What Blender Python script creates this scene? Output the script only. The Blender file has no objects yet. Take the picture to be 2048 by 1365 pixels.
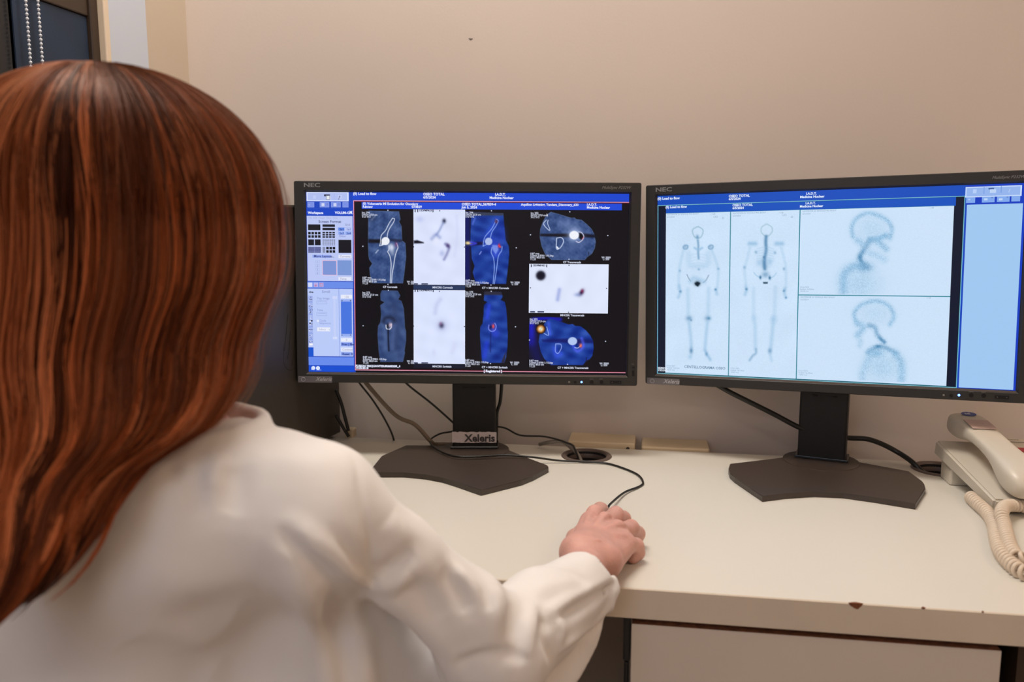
import bpy, bmesh, math, random
import numpy as np
from mathutils import Vector, Matrix, Euler

# ------------------------------------------------------------------ camera, world, lights, exposure
random.seed(7); RNG = np.random.default_rng(7)
SC = bpy.context.scene
FPX = 1723.32                                   # focal length in pixels of a 2048 wide frame
CAM = np.array([.073, -1.2296, 1.1318]); YAW, PITCH = .1595, .1451
R_ = np.array([math.cos(YAW), math.sin(YAW), 0.])
F_ = np.array([-math.sin(YAW)*math.cos(PITCH), math.cos(YAW)*math.cos(PITCH), -math.sin(PITCH)])
U_ = np.cross(R_, F_)
cd = bpy.data.cameras.new('camera'); cam = bpy.data.objects.new('camera', cd); SC.collection.objects.link(cam)
cam.matrix_world = Matrix(((R_[0], U_[0], -F_[0], CAM[0]), (R_[1], U_[1], -F_[1], CAM[1]), (R_[2], U_[2], -F_[2], CAM[2]), (0, 0, 0, 1)))
cd.sensor_width = 36; cd.lens = FPX*36/2048; cd.clip_start = .02
cd.dof.use_dof = True; cd.dof.focus_distance = 1.22; cd.dof.aperture_fstop = 4.8
SC.camera = cam
SC.view_settings.view_transform = 'Standard'; SC.view_settings.look = 'None'
SC.view_settings.exposure = 0.0; SC.view_settings.gamma = 1.0
try: SC.view_settings.use_curve_mapping = False
except Exception: pass
W = bpy.data.worlds.new('night'); SC.world = W; W.use_nodes = True
W.node_tree.nodes['Background'].inputs[0].default_value = (.02, .03, .06, 1)
W.node_tree.nodes['Background'].inputs[1].default_value = 1.0
def area(name, loc, aim, sx, sy, power, col):
    l = bpy.data.lights.new(name, 'AREA'); l.shape = 'RECTANGLE'; l.size = sx; l.size_y = sy
    l.energy = power; l.color = col
    o = bpy.data.objects.new(name, l); SC.collection.objects.link(o); o.location = loc
    o.rotation_euler = (Vector(aim)-Vector(loc)).to_track_quat('-Z', 'Y').to_euler()
    return o
area('ceiling_light_glow', (-.25, -.22, 2.57), (-.25, -.22, 0), .80, .30, 19.5, (1, .93, .86))
area('ceiling_light_glow', (.05, -3.0, 2.57), (.05, -3.0, 0), .95, .42, 8, (1, .90, .80))
area('ceiling_light_glow', (1.75, -1.0, 2.57), (1.75, -1.0, 0), .95, .42, 9, (1, .66, .42))  # warm lamp added to tint the wall towards the right
area('daylight', (-.70, -2.2, 1.6), (.6, -.9, 1.3), 1.1, 1.2, 10, (.62, .76, 1.0))

# ------------------------------------------------------------------ where a point seen in the photograph stands
def ray(px, py): return F_ + (px-1024)/FPX*R_ - (py-682.5)/FPX*U_
def at_z(px, py, z=.74): d = ray(px, py); return CAM + d*(z-CAM[2])/d[2]
def at_y(px, py, y): d = ray(px, py); return CAM + d*(y-CAM[1])/d[1]
def at_x(px, py, x): d = ray(px, py); return CAM + d*(x-CAM[0])/d[0]
def at_d(px, py, D): return CAM + ray(px, py)*D
def project(P):
    d = np.asarray(P)-CAM; z = d@F_
    return np.stack([1024+FPX*(d@R_)/z, 682.5-FPX*(d@U_)/z], -1)
def lin(c): return tuple(((x/255)/12.92 if x/255 <= .04045 else ((x/255+.055)/1.055)**2.4) for x in c)

# ------------------------------------------------------------------ materials
def mat(name, col, rough=.5, bump=0, bscale=200, var=0, vscale=8, metal=0, spec=.5, sss=0, coat=0, sheen=0, bdetail=4):
    m = bpy.data.materials.new(name); m.use_nodes = True; nt = m.node_tree; b = nt.nodes['Principled BSDF']
    b.inputs['Base Color'].default_value = (*col, 1); b.inputs['Roughness'].default_value = rough
    b.inputs['Metallic'].default_value = metal; b.inputs['Specular IOR Level'].default_value = spec
    if sss:
        b.inputs['Subsurface Weight'].default_value = sss; b.inputs['Subsurface Radius'].default_value = (.01, .004, .002); b.inputs['Subsurface Scale'].default_value = 1
    if coat: b.inputs['Coat Weight'].default_value = coat
    if sheen: b.inputs['Sheen Weight'].default_value = sheen
    tc = nt.nodes.new('ShaderNodeTexCoord')
    if var:
        n = nt.nodes.new('ShaderNodeTexNoise'); n.inputs['Scale'].default_value = vscale; n.inputs['Detail'].default_value = 4
        r = nt.nodes.new('ShaderNodeValToRGB'); r.color_ramp.elements[0].position = .3; r.color_ramp.elements[1].position = .7
        r.color_ramp.elements[0].color = (*[c*(1-var) for c in col], 1); r.color_ramp.elements[1].color = (*[min(1, c*(1+var)) for c in col], 1)
        nt.links.new(tc.outputs['Object'], n.inputs['Vector']); nt.links.new(n.outputs['Fac'], r.inputs['Fac']); nt.links.new(r.outputs['Color'], b.inputs['Base Color'])
    if bump:
        n = nt.nodes.new('ShaderNodeTexNoise'); n.inputs['Scale'].default_value = bscale; n.inputs['Detail'].default_value = bdetail
        k = nt.nodes.new('ShaderNodeBump'); k.inputs['Strength'].default_value = bump; k.inputs['Distance'].default_value = .001
        nt.links.new(tc.outputs['Object'], n.inputs['Vector']); nt.links.new(n.outputs['Fac'], k.inputs['Height']); nt.links.new(k.outputs['Normal'], b.inputs['Normal'])
    return m
def emit(name, col, s=1):
    m = mat(name, (0, 0, 0), .4); b = m.node_tree.nodes['Principled BSDF']
    b.inputs['Emission Color'].default_value = (*col, 1); b.inputs['Emission Strength'].default_value = s
    return m
M = dict(
    wall=mat('painted_wall', (.66, .565, .495), .75, .12, 260, .02, 3),
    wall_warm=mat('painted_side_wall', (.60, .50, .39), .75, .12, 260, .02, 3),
    ceiling=mat('ceiling_white', (.80, .77, .72), .9),
    floor=mat('floor_vinyl', (.36, .30, .25), .5, .1, 60, .12, 5),
    pvc=mat('window_trim_white', (.60, .66, .76), .4), pvc_edge=mat('window_trim_cream', (.78, .64, .48), .5),
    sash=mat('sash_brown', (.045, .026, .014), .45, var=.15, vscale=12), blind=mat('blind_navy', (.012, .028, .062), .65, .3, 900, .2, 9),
    chain=mat('bead_white', (.72, .76, .82), .35), glass_dark=mat('night_glass', (.004, .006, .010), .12),
    desk=mat('desk_laminate', (.70, .665, .585), .42, .06, 500, .015, 4), desk_edge=mat('desk_edge_band', (.72, .63, .51), .5, .1, 300, .04, 10),
    chip=mat('chipboard', (.22, .075, .03), .9, .8, 900, .35, 150), drawer=mat('drawer_front', (.70, .625, .54), .45, .05, 300, .02, 6),
    black=mat('black_plastic', (.010, .0095, .010), .45, .2, 1500, spec=.3), black_warm=mat('base_plastic', (.052, .037, .029), .36, .35, 1800),
    bezel=mat('bezel_plastic', (.020, .018, .016), .45, .2, 1500), gloss=mat('black_gloss', (.008, .009, .011), .18),
    tower=mat('tower_paint', (.040, .031, .023), .5, .35, 1200, .06, 6), groove=mat('groove_dark', (.006, .005, .004), .8),
    grom=mat('grommet_brown', (.12, .085, .07), .45, .1, 800), hole=mat('hole_dark', (.01, .01, .012), .8),
    cable=mat('cable_black', (.010, .009, .007), .4), cable_grey=mat('cable_grey', (.22, .19, .16), .5), cable_tan=mat('cable_taupe', (.22, .165, .115), .5),
    socket=mat('socket_cream', (.72, .58, .38), .45), screw=mat('screw_dark', (.03, .02, .015), .5),
    phone=mat('phone_plastic', (.66, .60, .50), .34, .06, 900, .02, 10), phone_dark=mat('phone_key', (.13, .11, .10), .5), cord=mat('cord_cream', (.70, .58, .45), .42),
    red=mat('sticker_red', (.50, .05, .07), .4), pinkp=mat('sticker_pink', (.64, .47, .42), .4), blue=mat('sticker_blue', (.05, .09, .33), .4), white=mat('print_white', (.8, .8, .8), .4),
    print_dark=mat('print_dark', (.05, .045, .05), .5), silver=mat('badge_silver', (.18, .17, .18), .35, metal=.5), logo=mat('logo_grey', (.26, .26, .26), .4, metal=.2), logo2=mat('badge_letter', (.50, .50, .52), .4),
    tape=mat('paper_tape', (.64, .57, .59), .4, .4, 200, .05, 60), ledgrey=mat('sensor_grey', (.20, .19, .17), .4),
    coat=mat('coat_cotton', (.80, .77, .745), .85, .25, 1100, sheen=.15), skin=mat('skin', (.63, .34, .28), .48, .5, 500, .10, 45, sss=.25),
    jeans=mat('trousers_navy', (.03, .04, .07), .8, .3, 700), mouse=mat('mouse_black', (.015, .014, .014), .35),
    stool=mat('stool_vinyl', (.03, .03, .035), .5), metal=mat('steel', (.5, .5, .5), .3, metal=1),
    eye=mat('eye_white', (.8, .8, .78), .2), iris=mat('iris_brown', (.08, .04, .02), .2),
)
m = M['lamp'] = emit('lamp_diffuser', (1, .86, .70), 3)

# ------------------------------------------------------------------ mesh helpers (world coordinates in, one object out)
def link(name, me, parent=None, smooth=False, materials=()):
    for x in materials: me.materials.append(x)
    if smooth: me.polygons.foreach_set('use_smooth', [True]*len(me.polygons))
    o = bpy.data.objects.new(name, me); SC.collection.objects.link(o)
    if parent is not None:
        o.parent = parent; root = parent
        off = Vector((0, 0, 0))
        while root is not None: off += root.location; root = root.parent
        me.transform(Matrix.Translation(-off))
    return o
def mesh(name, verts, faces, m_, parent=None, smooth=False, origin=None):
    me = bpy.data.meshes.new(name); me.from_pydata([tuple(map(float, v)) for v in verts], [], faces)
    o = link(name, me, parent, smooth, [m_] if not isinstance(m_, (list, tuple)) else m_)
    if origin is not None and parent is None:
        me.transform(Matrix.Translation(-Vector(origin))); o.location = origin
    return o
def thing(name, label, cat, loc, group=None):
    o = bpy.data.objects.new(name, None); SC.collection.objects.link(o); o.location = Vector([float(v) for v in loc]); o.empty_display_size = .05
    o['label'] = label; o['category'] = cat
    if group: o['group'] = group
    return o
def tag(o, label, cat, group=None):
    o['label'] = label; o['category'] = cat
    if group: o['group'] = group
    return o
def struct(o): o['kind'] = 'structure'; return o
def box_bm(bm, lo, hi, bev=0, mtx=None, seg=2):
    c = [(a+b)/2 for a, b in zip(lo, hi)]; s = [b-a for a, b in zip(lo, hi)]
    r = bmesh.ops.create_cube(bm, size=1, matrix=Matrix.Translation(c) @ Matrix.Diagonal((*s, 1)))
    vs = r['verts']
    if bev:
        es = list({e for v in vs for e in v.link_edges})
        g = bmesh.ops.bevel(bm, geom=es, offset=bev, segments=seg, affect='EDGES', profile=.5); vs = list({v for f in g['faces'] for v in f.verts} | {v for v in vs if v.is_valid})
    if mtx is not None: bmesh.ops.transform(bm, matrix=mtx, verts=vs)
    return vs
def bm_obj(name, bm, m_, parent=None, smooth=False, origin=None):
    me = bpy.data.meshes.new(name); bmesh.ops.recalc_face_normals(bm, faces=bm.faces); bm.to_mesh(me); bm.free()
    o = link(name, me, parent, smooth, [m_] if not isinstance(m_, (list, tuple)) else m_)
    if origin is not None and parent is None:
        me.transform(Matrix.Translation(-Vector(origin))); o.location = origin
    return o
def box(name, lo, hi, m_, parent=None, bev=0, mtx=None, origin=None):
    bm = bmesh.new(); box_bm(bm, lo, hi, bev, mtx); return bm_obj(name, bm, m_, parent, origin=origin)
def prism_bm(bm, pts, z0, z1, mtx=None):
    a = [bm.verts.new((p[0], p[1], z0)) for p in pts]; b = [bm.verts.new((p[0], p[1], z1)) for p in pts]; n = len(pts)
    bm.faces.new(a[::-1]); bm.faces.new(b)
    for i in range(n): bm.faces.new((a[i], a[(i+1) % n], b[(i+1) % n], b[i]))
    if mtx is not None: bmesh.ops.transform(bm, matrix=mtx, verts=a+b)
    return a+b
def catmull(P, n=8):
    P = np.asarray(P, float); Q = np.vstack([2*P[0]-P[1], P, 2*P[-1]-P[-2]]); out = []
    for i in range(1, len(Q)-2):
        for t in np.arange(n)/n:
            a, b, c, d = Q[i-1:i+3]
            out.append(.5*((2*b)+(c-a)*t+(2*a-5*b+4*c-d)*t*t+(3*b-a-3*c+d)*t**3))
    out.append(P[-1]); return np.array(out)
def tube_mesh(P, r, sides=10, closed_caps=True):
    P = np.asarray(P, float); n = len(P); r = np.broadcast_to(r, (n,))
    T = np.gradient(P, axis=0); T /= np.linalg.norm(T, axis=1)[:, None]+1e-12
    u = np.cross(T[0], [0, 0, 1.]); u = u if np.linalg.norm(u) > 1e-3 else np.cross(T[0], [1., 0, 0]); u /= np.linalg.norm(u)
    V = []; ang = np.arange(sides)*2*math.pi/sides
    for i in range(n):
        u = u-T[i]*(u@T[i]); u /= np.linalg.norm(u); w = np.cross(T[i], u)
        V.append(P[i]+r[i]*(np.cos(ang)[:, None]*u+np.sin(ang)[:, None]*w))
    V = np.concatenate(V); F = []
    for i in range(n-1):
        for j in range(sides):
            a, b = i*sides+j, i*sides+(j+1) % sides; F.append((a, b, b+sides, a+sides))
    F.append(tuple(range(sides))[::-1]); F.append(tuple(range((n-1)*sides, n*sides)))
    return V, F
def tube(name, P, r, m_, parent=None, n=8, sides=10, origin=None):
    V, F = tube_mesh(catmull(P, n) if n else P, r, sides); return mesh(name, V, F, m_, parent, True, origin)
def text_mesh(s, size, bold=0, italic=0, extrude=0, align='LEFT', space=1):
    c = bpy.data.curves.new('t', 'FONT'); c.body = s; c.size = size; c.offset = bold*size; c.shear = italic; c.extrude = extrude; c.align_x = align; c.space_character = space; c.resolution_u = 2
    o = bpy.data.objects.new('t', c); SC.collection.objects.link(o)
    dg = bpy.context.evaluated_depsgraph_get(); me = bpy.data.meshes.new_from_object(o.evaluated_get(dg))
    bpy.data.objects.remove(o); bpy.data.curves.remove(c); return me
def text_obj(name, s, mtx, size, m_, parent, **k):
    me = text_mesh(s, size, **k); me.transform(mtx); me.materials.clear(); return link(name, me, parent, False, [m_])
def frame_mtx(o, ex, ey, ez):
    return Matrix(((ex[0], ey[0], ez[0], o[0]), (ex[1], ey[1], ez[1], o[1]), (ex[2], ey[2], ez[2], o[2]), (0, 0, 0, 1)))

# ------------------------------------------------------------------ implicit surfaces for the figure (distance field -> quads)
class Vol:
    def __init__(s, xs, ys, zs):
        s.ax = [np.asarray(a, np.float32) for a in (xs, ys, zs)]; s.F = np.full([len(a) for a in s.ax], .5, np.float32)
    def sub(s, lo, hi):
        sl = tuple(slice(max(0, int(np.searchsorted(a, l))-1), int(np.searchsorted(a, h))+1) for a, l, h in zip(s.ax, lo, hi))
        g = [a[q] for a, q in zip(s.ax, sl)]
        return sl, g[0][:, None, None], g[1][None, :, None], g[2][None, None, :]
    def comb(s, sl, d, k, neg=False):
        F = s.F[sl]
        if neg: h = np.maximum(k-np.abs(F+d), 0)/k; s.F[sl] = np.maximum(F, -d)+h*h*k*.25
        else: h = np.maximum(k-np.abs(F-d), 0)/k; s.F[sl] = np.minimum(F, d)-h*h*k*.25
    def cap(s, a, b, r1, r2=None, k=.01, neg=False, sc=None):
        r2 = r1 if r2 is None else r2; a = np.asarray(a, float); b = np.asarray(b, float); sc = np.ones(3) if sc is None else np.asarray(sc, float)
        m_ = max(r1, r2)*sc.max()+k+.012; sl, X, Y, Z = s.sub(np.minimum(a, b)-m_, np.maximum(a, b)+m_)
        ab = (b-a)/sc; L = ab@ab+1e-12; px, py, pz = (X-a[0])/sc[0], (Y-a[1])/sc[1], (Z-a[2])/sc[2]
        t = np.clip((px*ab[0]+py*ab[1]+pz*ab[2])/L, 0, 1)
        d = (np.sqrt((px-t*ab[0])**2+(py-t*ab[1])**2+(pz-t*ab[2])**2)-(r1+t*(r2-r1)))*sc.min()
        s.comb(sl, d, k, neg)
    def ell(s, c, r, k=.01, rot=None, neg=False):
        c = np.asarray(c, float); r = np.asarray(r, float); m_ = r.max()+k+.012; sl, X, Y, Z = s.sub(c-m_, c+m_)
        p = [X-c[0], Y-c[1], Z-c[2]]
        if rot is not None: p = [rot[i][0]*p[0]+rot[i][1]*p[1]+rot[i][2]*p[2] for i in range(3)]
        k0 = np.sqrt((p[0]/r[0])**2+(p[1]/r[1])**2+(p[2]/r[2])**2); k1 = np.sqrt((p[0]/r[0]**2)**2+(p[1]/r[1]**2)**2+(p[2]/r[2]**2)**2)+1e-9
        s.comb(sl, k0*(k0-1)/k1, k, neg)
    def disp(s, P, amp, w, taper=True):
        P = np.asarray(P, float)
        if len(P) > 2: P = catmull(P, 4)
        m_ = 3*w; n = len(P)-1
        lo, hi = P.min(0)-m_, P.max(0)+m_; sl, X, Y, Z = s.sub(lo, hi); best = np.full(s.F[sl].shape, 9., np.float32); tt = np.zeros_like(best)
        for i in range(n):
            a, ab = P[i], P[i+1]-P[i]; L = ab@ab+1e-12
            t = np.clip(((X-a[0])*ab[0]+(Y-a[1])*ab[1]+(Z-a[2])*ab[2])/L, 0, 1)
            d = (X-a[0]-t*ab[0])**2+(Y-a[1]-t*ab[1])**2+(Z-a[2]-t*ab[2])**2
            q = d < best; best = np.where(q, d, best); tt = np.where(q, (i+t)/n, tt)
        A = amp*np.exp(-best/w**2)
        if taper: A = A*np.sqrt(np.clip(np.sin(math.pi*np.clip(tt, .02, .98)), 0, 1))
        s.F[sl] -= A.astype(np.float32)
    def sample(s, P):
        P = np.asarray(P); idx = []; fr = []
        for k in range(3):
            a = s.ax[k]; i = np.clip(np.searchsorted(a, P[..., k])-1, 0, len(a)-2); idx.append(i); fr.append(np.clip((P[..., k]-a[i])/(a[i+1]-a[i]), 0, 1))
        v = 0
        for c in range(8):
            o = [(c >> k) & 1 for k in range(3)]; w = 1
            for k in range(3): w = w*(fr[k] if o[k] else 1-fr[k])
            v = v+w*s.F[idx[0]+o[0], idx[1]+o[1], idx[2]+o[2]]
        return v
    def hit(s, px, py, d0=.3, d1=1.3):
        D = np.linspace(d0, d1, 900); P = CAM+ray(px, py)[None]*D[:, None]; v = s.sample(P)
        ins = np.all([(P[:, k] > s.ax[k][0]) & (P[:, k] < s.ax[k][-1]) for k in range(3)], 0)
        q = np.nonzero((v < 0) & ins)[0]
        return P[q[0]] if len(q) else P[int(np.argmin(np.where(ins, v, 9)))]
    def nets(s, name, m_, parent=None, smooth_iter=0):
        F = s.F; S = F < 0; nx, ny, nz = F.shape
        cnt = np.zeros((nx-1, ny-1, nz-1), np.int8)
        for i in (0, 1):
            for j in (0, 1):
                for k in (0, 1): cnt += S[i:nx-1+i, j:ny-1+j, k:nz-1+k]
        act = (cnt > 0) & (cnt < 8); C = np.argwhere(act); idx = np.full(act.shape, -1, np.int32); idx[act] = np.arange(len(C))
        sm = np.zeros((len(C), 3)); n = np.zeros(len(C)); cor = [(i, j, k) for i in (0, 1) for j in (0, 1) for k in (0, 1)]
        val = {c: F[C[:, 0]+c[0], C[:, 1]+c[1], C[:, 2]+c[2]] for c in cor}
        for a in cor:
            for ax in range(3):
                if a[ax] == 0:
                    b = list(a); b[ax] = 1; va, vb = val[a], val[tuple(b)]; q = (va < 0) != (vb < 0)
                    t = np.where(q, va/(va-vb+1e-20), 0); p = np.tile(np.array(a, float), (len(C), 1)); p[:, ax] = t
                    sm[q] += p[q]; n[q] += 1
        fr = sm/n[:, None]; V = np.stack([s.ax[k][C[:, k]]+fr[:, k]*(s.ax[k][C[:, k]+1]-s.ax[k][C[:, k]]) for k in range(3)], 1)
        Q = []
        for ax in range(3):
            o1, o2 = (ax+1) % 3, (ax+2) % 3; sl0 = [slice(None)]*3; sl1 = [slice(None)]*3; sl0[ax] = slice(0, -1); sl1[ax] = slice(1, None)
            E_ = np.argwhere(S[tuple(sl0)] != S[tuple(sl1)]); E_ = E_[(E_[:, o1] > 0) & (E_[:, o2] > 0) & (E_[:, o1] < F.shape[o1]-1) & (E_[:, o2] < F.shape[o2]-1)]
            ins = S[E_[:, 0], E_[:, 1], E_[:, 2]]; c = []
            for d1, d2 in ((1, 1), (0, 1), (0, 0), (1, 0)):
                e = E_.copy(); e[:, o1] -= d1; e[:, o2] -= d2; c.append(idx[e[:, 0], e[:, 1], e[:, 2]])
            q = np.stack(c, 1); q[~ins] = q[~ins][:, ::-1]; Q.append(q)
        Q = np.concatenate(Q); Q = Q[(Q >= 0).all(1)]
        me = np_mesh(name, V, Q)
        return link(name, me, parent, True, [m_])
def np_mesh(name, V, Q):
    me = bpy.data.meshes.new(name); me.vertices.add(len(V)); me.vertices.foreach_set('co', np.asarray(V, np.float32).ravel())
    n = len(Q); k = Q.shape[1]; me.loops.add(n*k); me.loops.foreach_set('vertex_index', Q.astype(np.int32).ravel())
    me.polygons.add(n); me.polygons.foreach_set('loop_start', np.arange(0, n*k, k, dtype=np.int32))
    me.update(calc_edges=True); me.validate(); return me
def axis(*segs):                                # (start, stop, step) ... rows of grid planes, fine where the detail is
    out = []
    for a, b, h in segs: n = max(1, round((b-a)/h)); out += list(a+(b-a)*np.arange(n)/n)
    return np.array(out+[segs[-1][1]])

# ------------------------------------------------------------------ the room
WX, WY = -.757, .264
struct(box('floor', (WX-.2, -3.6, -.05), (2.6, WY+.1, 0), M['floor']))
struct(box('ceiling', (WX-.2, -3.6, 2.6), (2.6, WY+.1, 2.65), M['ceiling']))
struct(box('wall_back', (WX-.2, WY, 0), (2.6, WY+.1, 2.6), M['wall']))
struct(box('wall_right', (2.5, -3.5, 0), (2.6, WY, 2.6), M['wall']))
struct(box('wall_front', (WX-.2, -3.6, 0), (2.6, -3.5, 2.6), M['wall']))
yA, yB = at_x(286, 0, WX)[1], at_x(207, 0, WX)[1]      # trim board beside the window
ySash = at_x(197, 0, WX)[1]; WIN0, WINZ0, WINZ1 = -1.35, .95, 2.15
bm = bmesh.new()
box_bm(bm, (WX-.1, yA, 0), (WX, WY, 2.6)); box_bm(bm, (WX-.1, -3.5, 0), (WX, WIN0, 2.6))
box_bm(bm, (WX-.1, WIN0, 0), (WX, yA, WINZ0)); box_bm(bm, (WX-.1, WIN0, WINZ1), (WX, yA, 2.6))
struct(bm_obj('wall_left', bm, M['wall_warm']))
struct(box('trim_1', (WX-.1, yB, WINZ0), (WX+.004, yA, WINZ1), M['pvc'], bev=.001))
struct(box('trim_2', (WX-.1, ySash, WINZ0), (WX+.008, yB, WINZ1), M['pvc_edge'], bev=.002))
w_ = struct(bpy.data.objects.new('window_1', None)); SC.collection.objects.link(w_); w_.location = (WX-.05, (WIN0+ySash)/2, WINZ0)
yG = at_x(186, 60, WX)[1]; zR = at_x(140, 22, WX-.01)[2]
bm = bmesh.new()
box_bm(bm, (WX-.08, yG, WINZ0), (WX-.002, ySash, WINZ1), .002); box_bm(bm, (WX-.08, WIN0, WINZ0), (WX-.002, WIN0+.05, WINZ1), .002)
box_bm(bm, (WX-.08, WIN0, WINZ0), (WX-.002, ySash, WINZ0+.05), .002); box_bm(bm, (WX-.08, WIN0+.05, zR), (WX-.006, yG, WINZ1), .002)
bm_obj('window_frame', bm, M['sash'], w_)
yM = at_x(38, 60, WX)[1]
box('mullion', (WX-.08, yM-.12, WINZ0+.05), (WX-.012, yM, zR), M['gloss'], w_, .002)
box('pane', (WX-.075, WIN0+.05, WINZ0+.05), (WX-.068, yG, zR), M['glass_dark'], w_)
t = thing('roller_blind', 'dark navy roller blind drawn down inside the window at the left', 'blind', (WX-.03, (yM+yG)/2, zR-.01))
box('blind_fabric', (WX-.011, yM+.002, WINZ0+.052), (WX-.009, yG-.001, zR-.001), M['blind'], t)
# beaded control chain, one loop: two strands
t = thing('bead_chain', 'white beaded pull chain hanging in two strands before the dark window', 'chain', at_x(56, 60, WX+.02))
for pxa, pya in ((56, 60), (80, 60)):
    top = at_x(pxa, pya, WX+.004); bm = bmesh.new(); z = 1.06
    while z < 2.1:
        bmesh.ops.create_icosphere(bm, subdivisions=2, radius=.0022, matrix=Matrix.Translation((top[0], top[1], z))); z += .0056
    box_bm(bm, (top[0]-.0005, top[1]-.0005, 1.06), (top[0]+.0005, top[1]+.0005, 2.1))
    bm_obj('bead_strand', bm, M['chain'], t, True)
V, F = tube_mesh(np.array([at_x(56, 60, WX+.004)*[1, 1, 0]+[0, 0, 1.06], (at_x(56, 60, WX+.004)+at_x(80, 60, WX+.004))/2*[1, 1, 0]+[0, 0, 1.05], at_x(80, 60, WX+.004)*[1, 1, 0]+[0, 0, 1.06]]), .0012, 8)
mesh('chain_bottom', V, F, M['chain'], t, True)
# ceiling lights, the warm right one added
for cx, cy in ((-.25, -.22), (.05, -3.0), (1.75, -1.0)):
    t = thing('ceiling_light', {-.22: 'flush ceiling light panel above the desk', -3.0: 'flush ceiling light panel at the back of the room', -1.0: 'added warm ceiling light panel toward the right wall'}[cy], 'light', (cx, cy, 2.6))
    bm = bmesh.new()
    for lo, hi in (((-.52, -.25), (.52, -.21)), ((-.52, .21), (.52, .25)), ((-.52, -.21), (-.48, .21)), ((.48, -.21), (.52, .21))):
        box_bm(bm, (cx+lo[0], cy+lo[1], 2.555), (cx+hi[0], cy+hi[1], 2.6), .003)
    bm_obj('light_frame', bm, M['pvc'], t); box('diffuser', (cx-.48, cy-.21, 2.585), (cx+.48, cy+.21, 2.59), M['lamp'], t)
# small marks on the back wall
p = at_y(941, 78, WY-.0005); bm = bmesh.new()
for dx, dz, r in ((0, 0, .0022), (.0026, .0004, .0013), (-.0022, .001, .0012)):
    bmesh.ops.create_icosphere(bm, subdivisions=2, radius=r, matrix=Matrix.Translation((p[0]+dx, WY-.0003, p[2]+dz)) @ Matrix.Diagonal((1, .2, .8, 1)))
tag(bm_obj('wall_scuff', bm, M['cable_grey'], origin=(p[0], WY-.0003, p[2])), 'small dark scuff high on the beige back wall', 'scuff')

# ------------------------------------------------------------------ the desk
DZ, DF, DB, TH = .74, -.354, .200, .0345
desk = thing('desk', 'cream white laminate desk with a chipped front edge', 'desk', (.3, -.08, DZ-TH))
bm = bmesh.new(); box_bm(bm, (WX+.005, DF, DZ-TH), (1.35, DB, DZ), .0012, seg=1)
top = bm_obj('desk_top', bm, [M['desk'], M['desk_edge']], desk)
GR = [(-.0243, .146, .0415), (.524, .158, .0415)]
for gx, gy, gr in GR:
    bm = bmesh.new(); bmesh.ops.create_cone(bm, cap_ends=True, segments=48, radius1=gr-.008, radius2=gr-.008, depth=.2, matrix=Matrix.Translation((gx, gy, DZ)))
    cut = bm_obj('cutter', bm, M['hole'])
    md = top.modifiers.new('b', 'BOOLEAN'); md.operation = 'DIFFERENCE'; md.object = cut; md.solver = 'EXACT'
    dg = bpy.context.evaluated_depsgraph_get(); me = bpy.data.meshes.new_from_object(top.evaluated_get(dg)); top.modifiers.clear(); top.data = me; bpy.data.objects.remove(cut)
top.data.materials.clear(); top.data.materials.append(M['desk']); top.data.materials.append(M['desk_edge'])
for f in top.data.polygons: f.material_index = 1 if abs(f.normal.y) > .7 or abs(f.normal.x) > .9 else 0
# chips in the front edge
def chip(px, py, w, h, seed):
    c = at_y(px, py, DF); rr = random.Random(seed); n = 11; up = []; dn = []
    for i in range(n):
        s = i/(n-1); up.append((c[0]-w/2+w*s, DF-.0004, DZ+.0002)); dn.append((c[0]-w/2+w*s, DF-.0004, DZ-h*math.sin(math.pi*(s**1.3))**.7*(.8+.3*rr.random())-.0003))
    back = [(u[0]+.0006, DF+.0026*math.sin(math.pi*max(.05, min(.95, i/(n-1)))), DZ+.0003) for i, u in enumerate(up)]
    V = up+dn+back; F = []
    for i in range(n-1): F += [(i, n+i, n+i+1, i+1), (i+1, 2*n+i+1, 2*n+i, i)]
    mesh('edge_chip', V, F, M['chip'], desk)
chip(1711, 1210, .0140, .0058, 1); chip(1846, 1219, .004, .0011, 2); chip(1965, 1226, .002, .0008, 3)
for gx, gy, gr in GR:
    bm = bmesh.new(); prof = [(gr-.010, -.012), (gr-.0085, .0012), (gr-.006, .0026), (gr-.002, .0022), (gr, .0004), (gr, -.0002)]
    rings = [[bm.verts.new((gx+r*math.cos(a), gy+r*math.sin(a), DZ+z)) for a in np.arange(64)*2*math.pi/64] for r, z in prof]
    for a, b in zip(rings, rings[1:]):
        for i in range(64): bm.faces.new((a[i], a[(i+1) % 64], b[(i+1) % 64], b[i]))
    gob = bm_obj('cable_grommet', bm, M['grom'], desk, True)
    bm = bmesh.new(); q1 = [bm.verts.new((gx+(gr-.0092)*math.cos(a), gy+(gr-.0092)*math.sin(a), DZ-.001)) for a in np.arange(48)*2*math.pi/48]; q2 = [bm.verts.new((v.co.x, v.co.y, DZ-.060)) for v in q1]
    for i in range(48): bm.faces.new((q1[i], q1[(i+1) % 48], q2[(i+1) % 48], q2[i]))
    bm_obj('hole_shade', bm, M['hole'], gob, True)  # black tube added so the hole shows dark, its shade in the colour
box('side_panel', (WX+.01, DF+.03, 0), (WX+.03, DB-.02, DZ-TH), M['drawer'], desk)
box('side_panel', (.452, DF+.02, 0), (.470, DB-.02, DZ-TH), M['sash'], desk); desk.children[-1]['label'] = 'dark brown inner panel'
box('side_panel', (1.33, DF+.03, 0), (1.35, DB-.02, DZ-TH), M['drawer'], desk)
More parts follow.
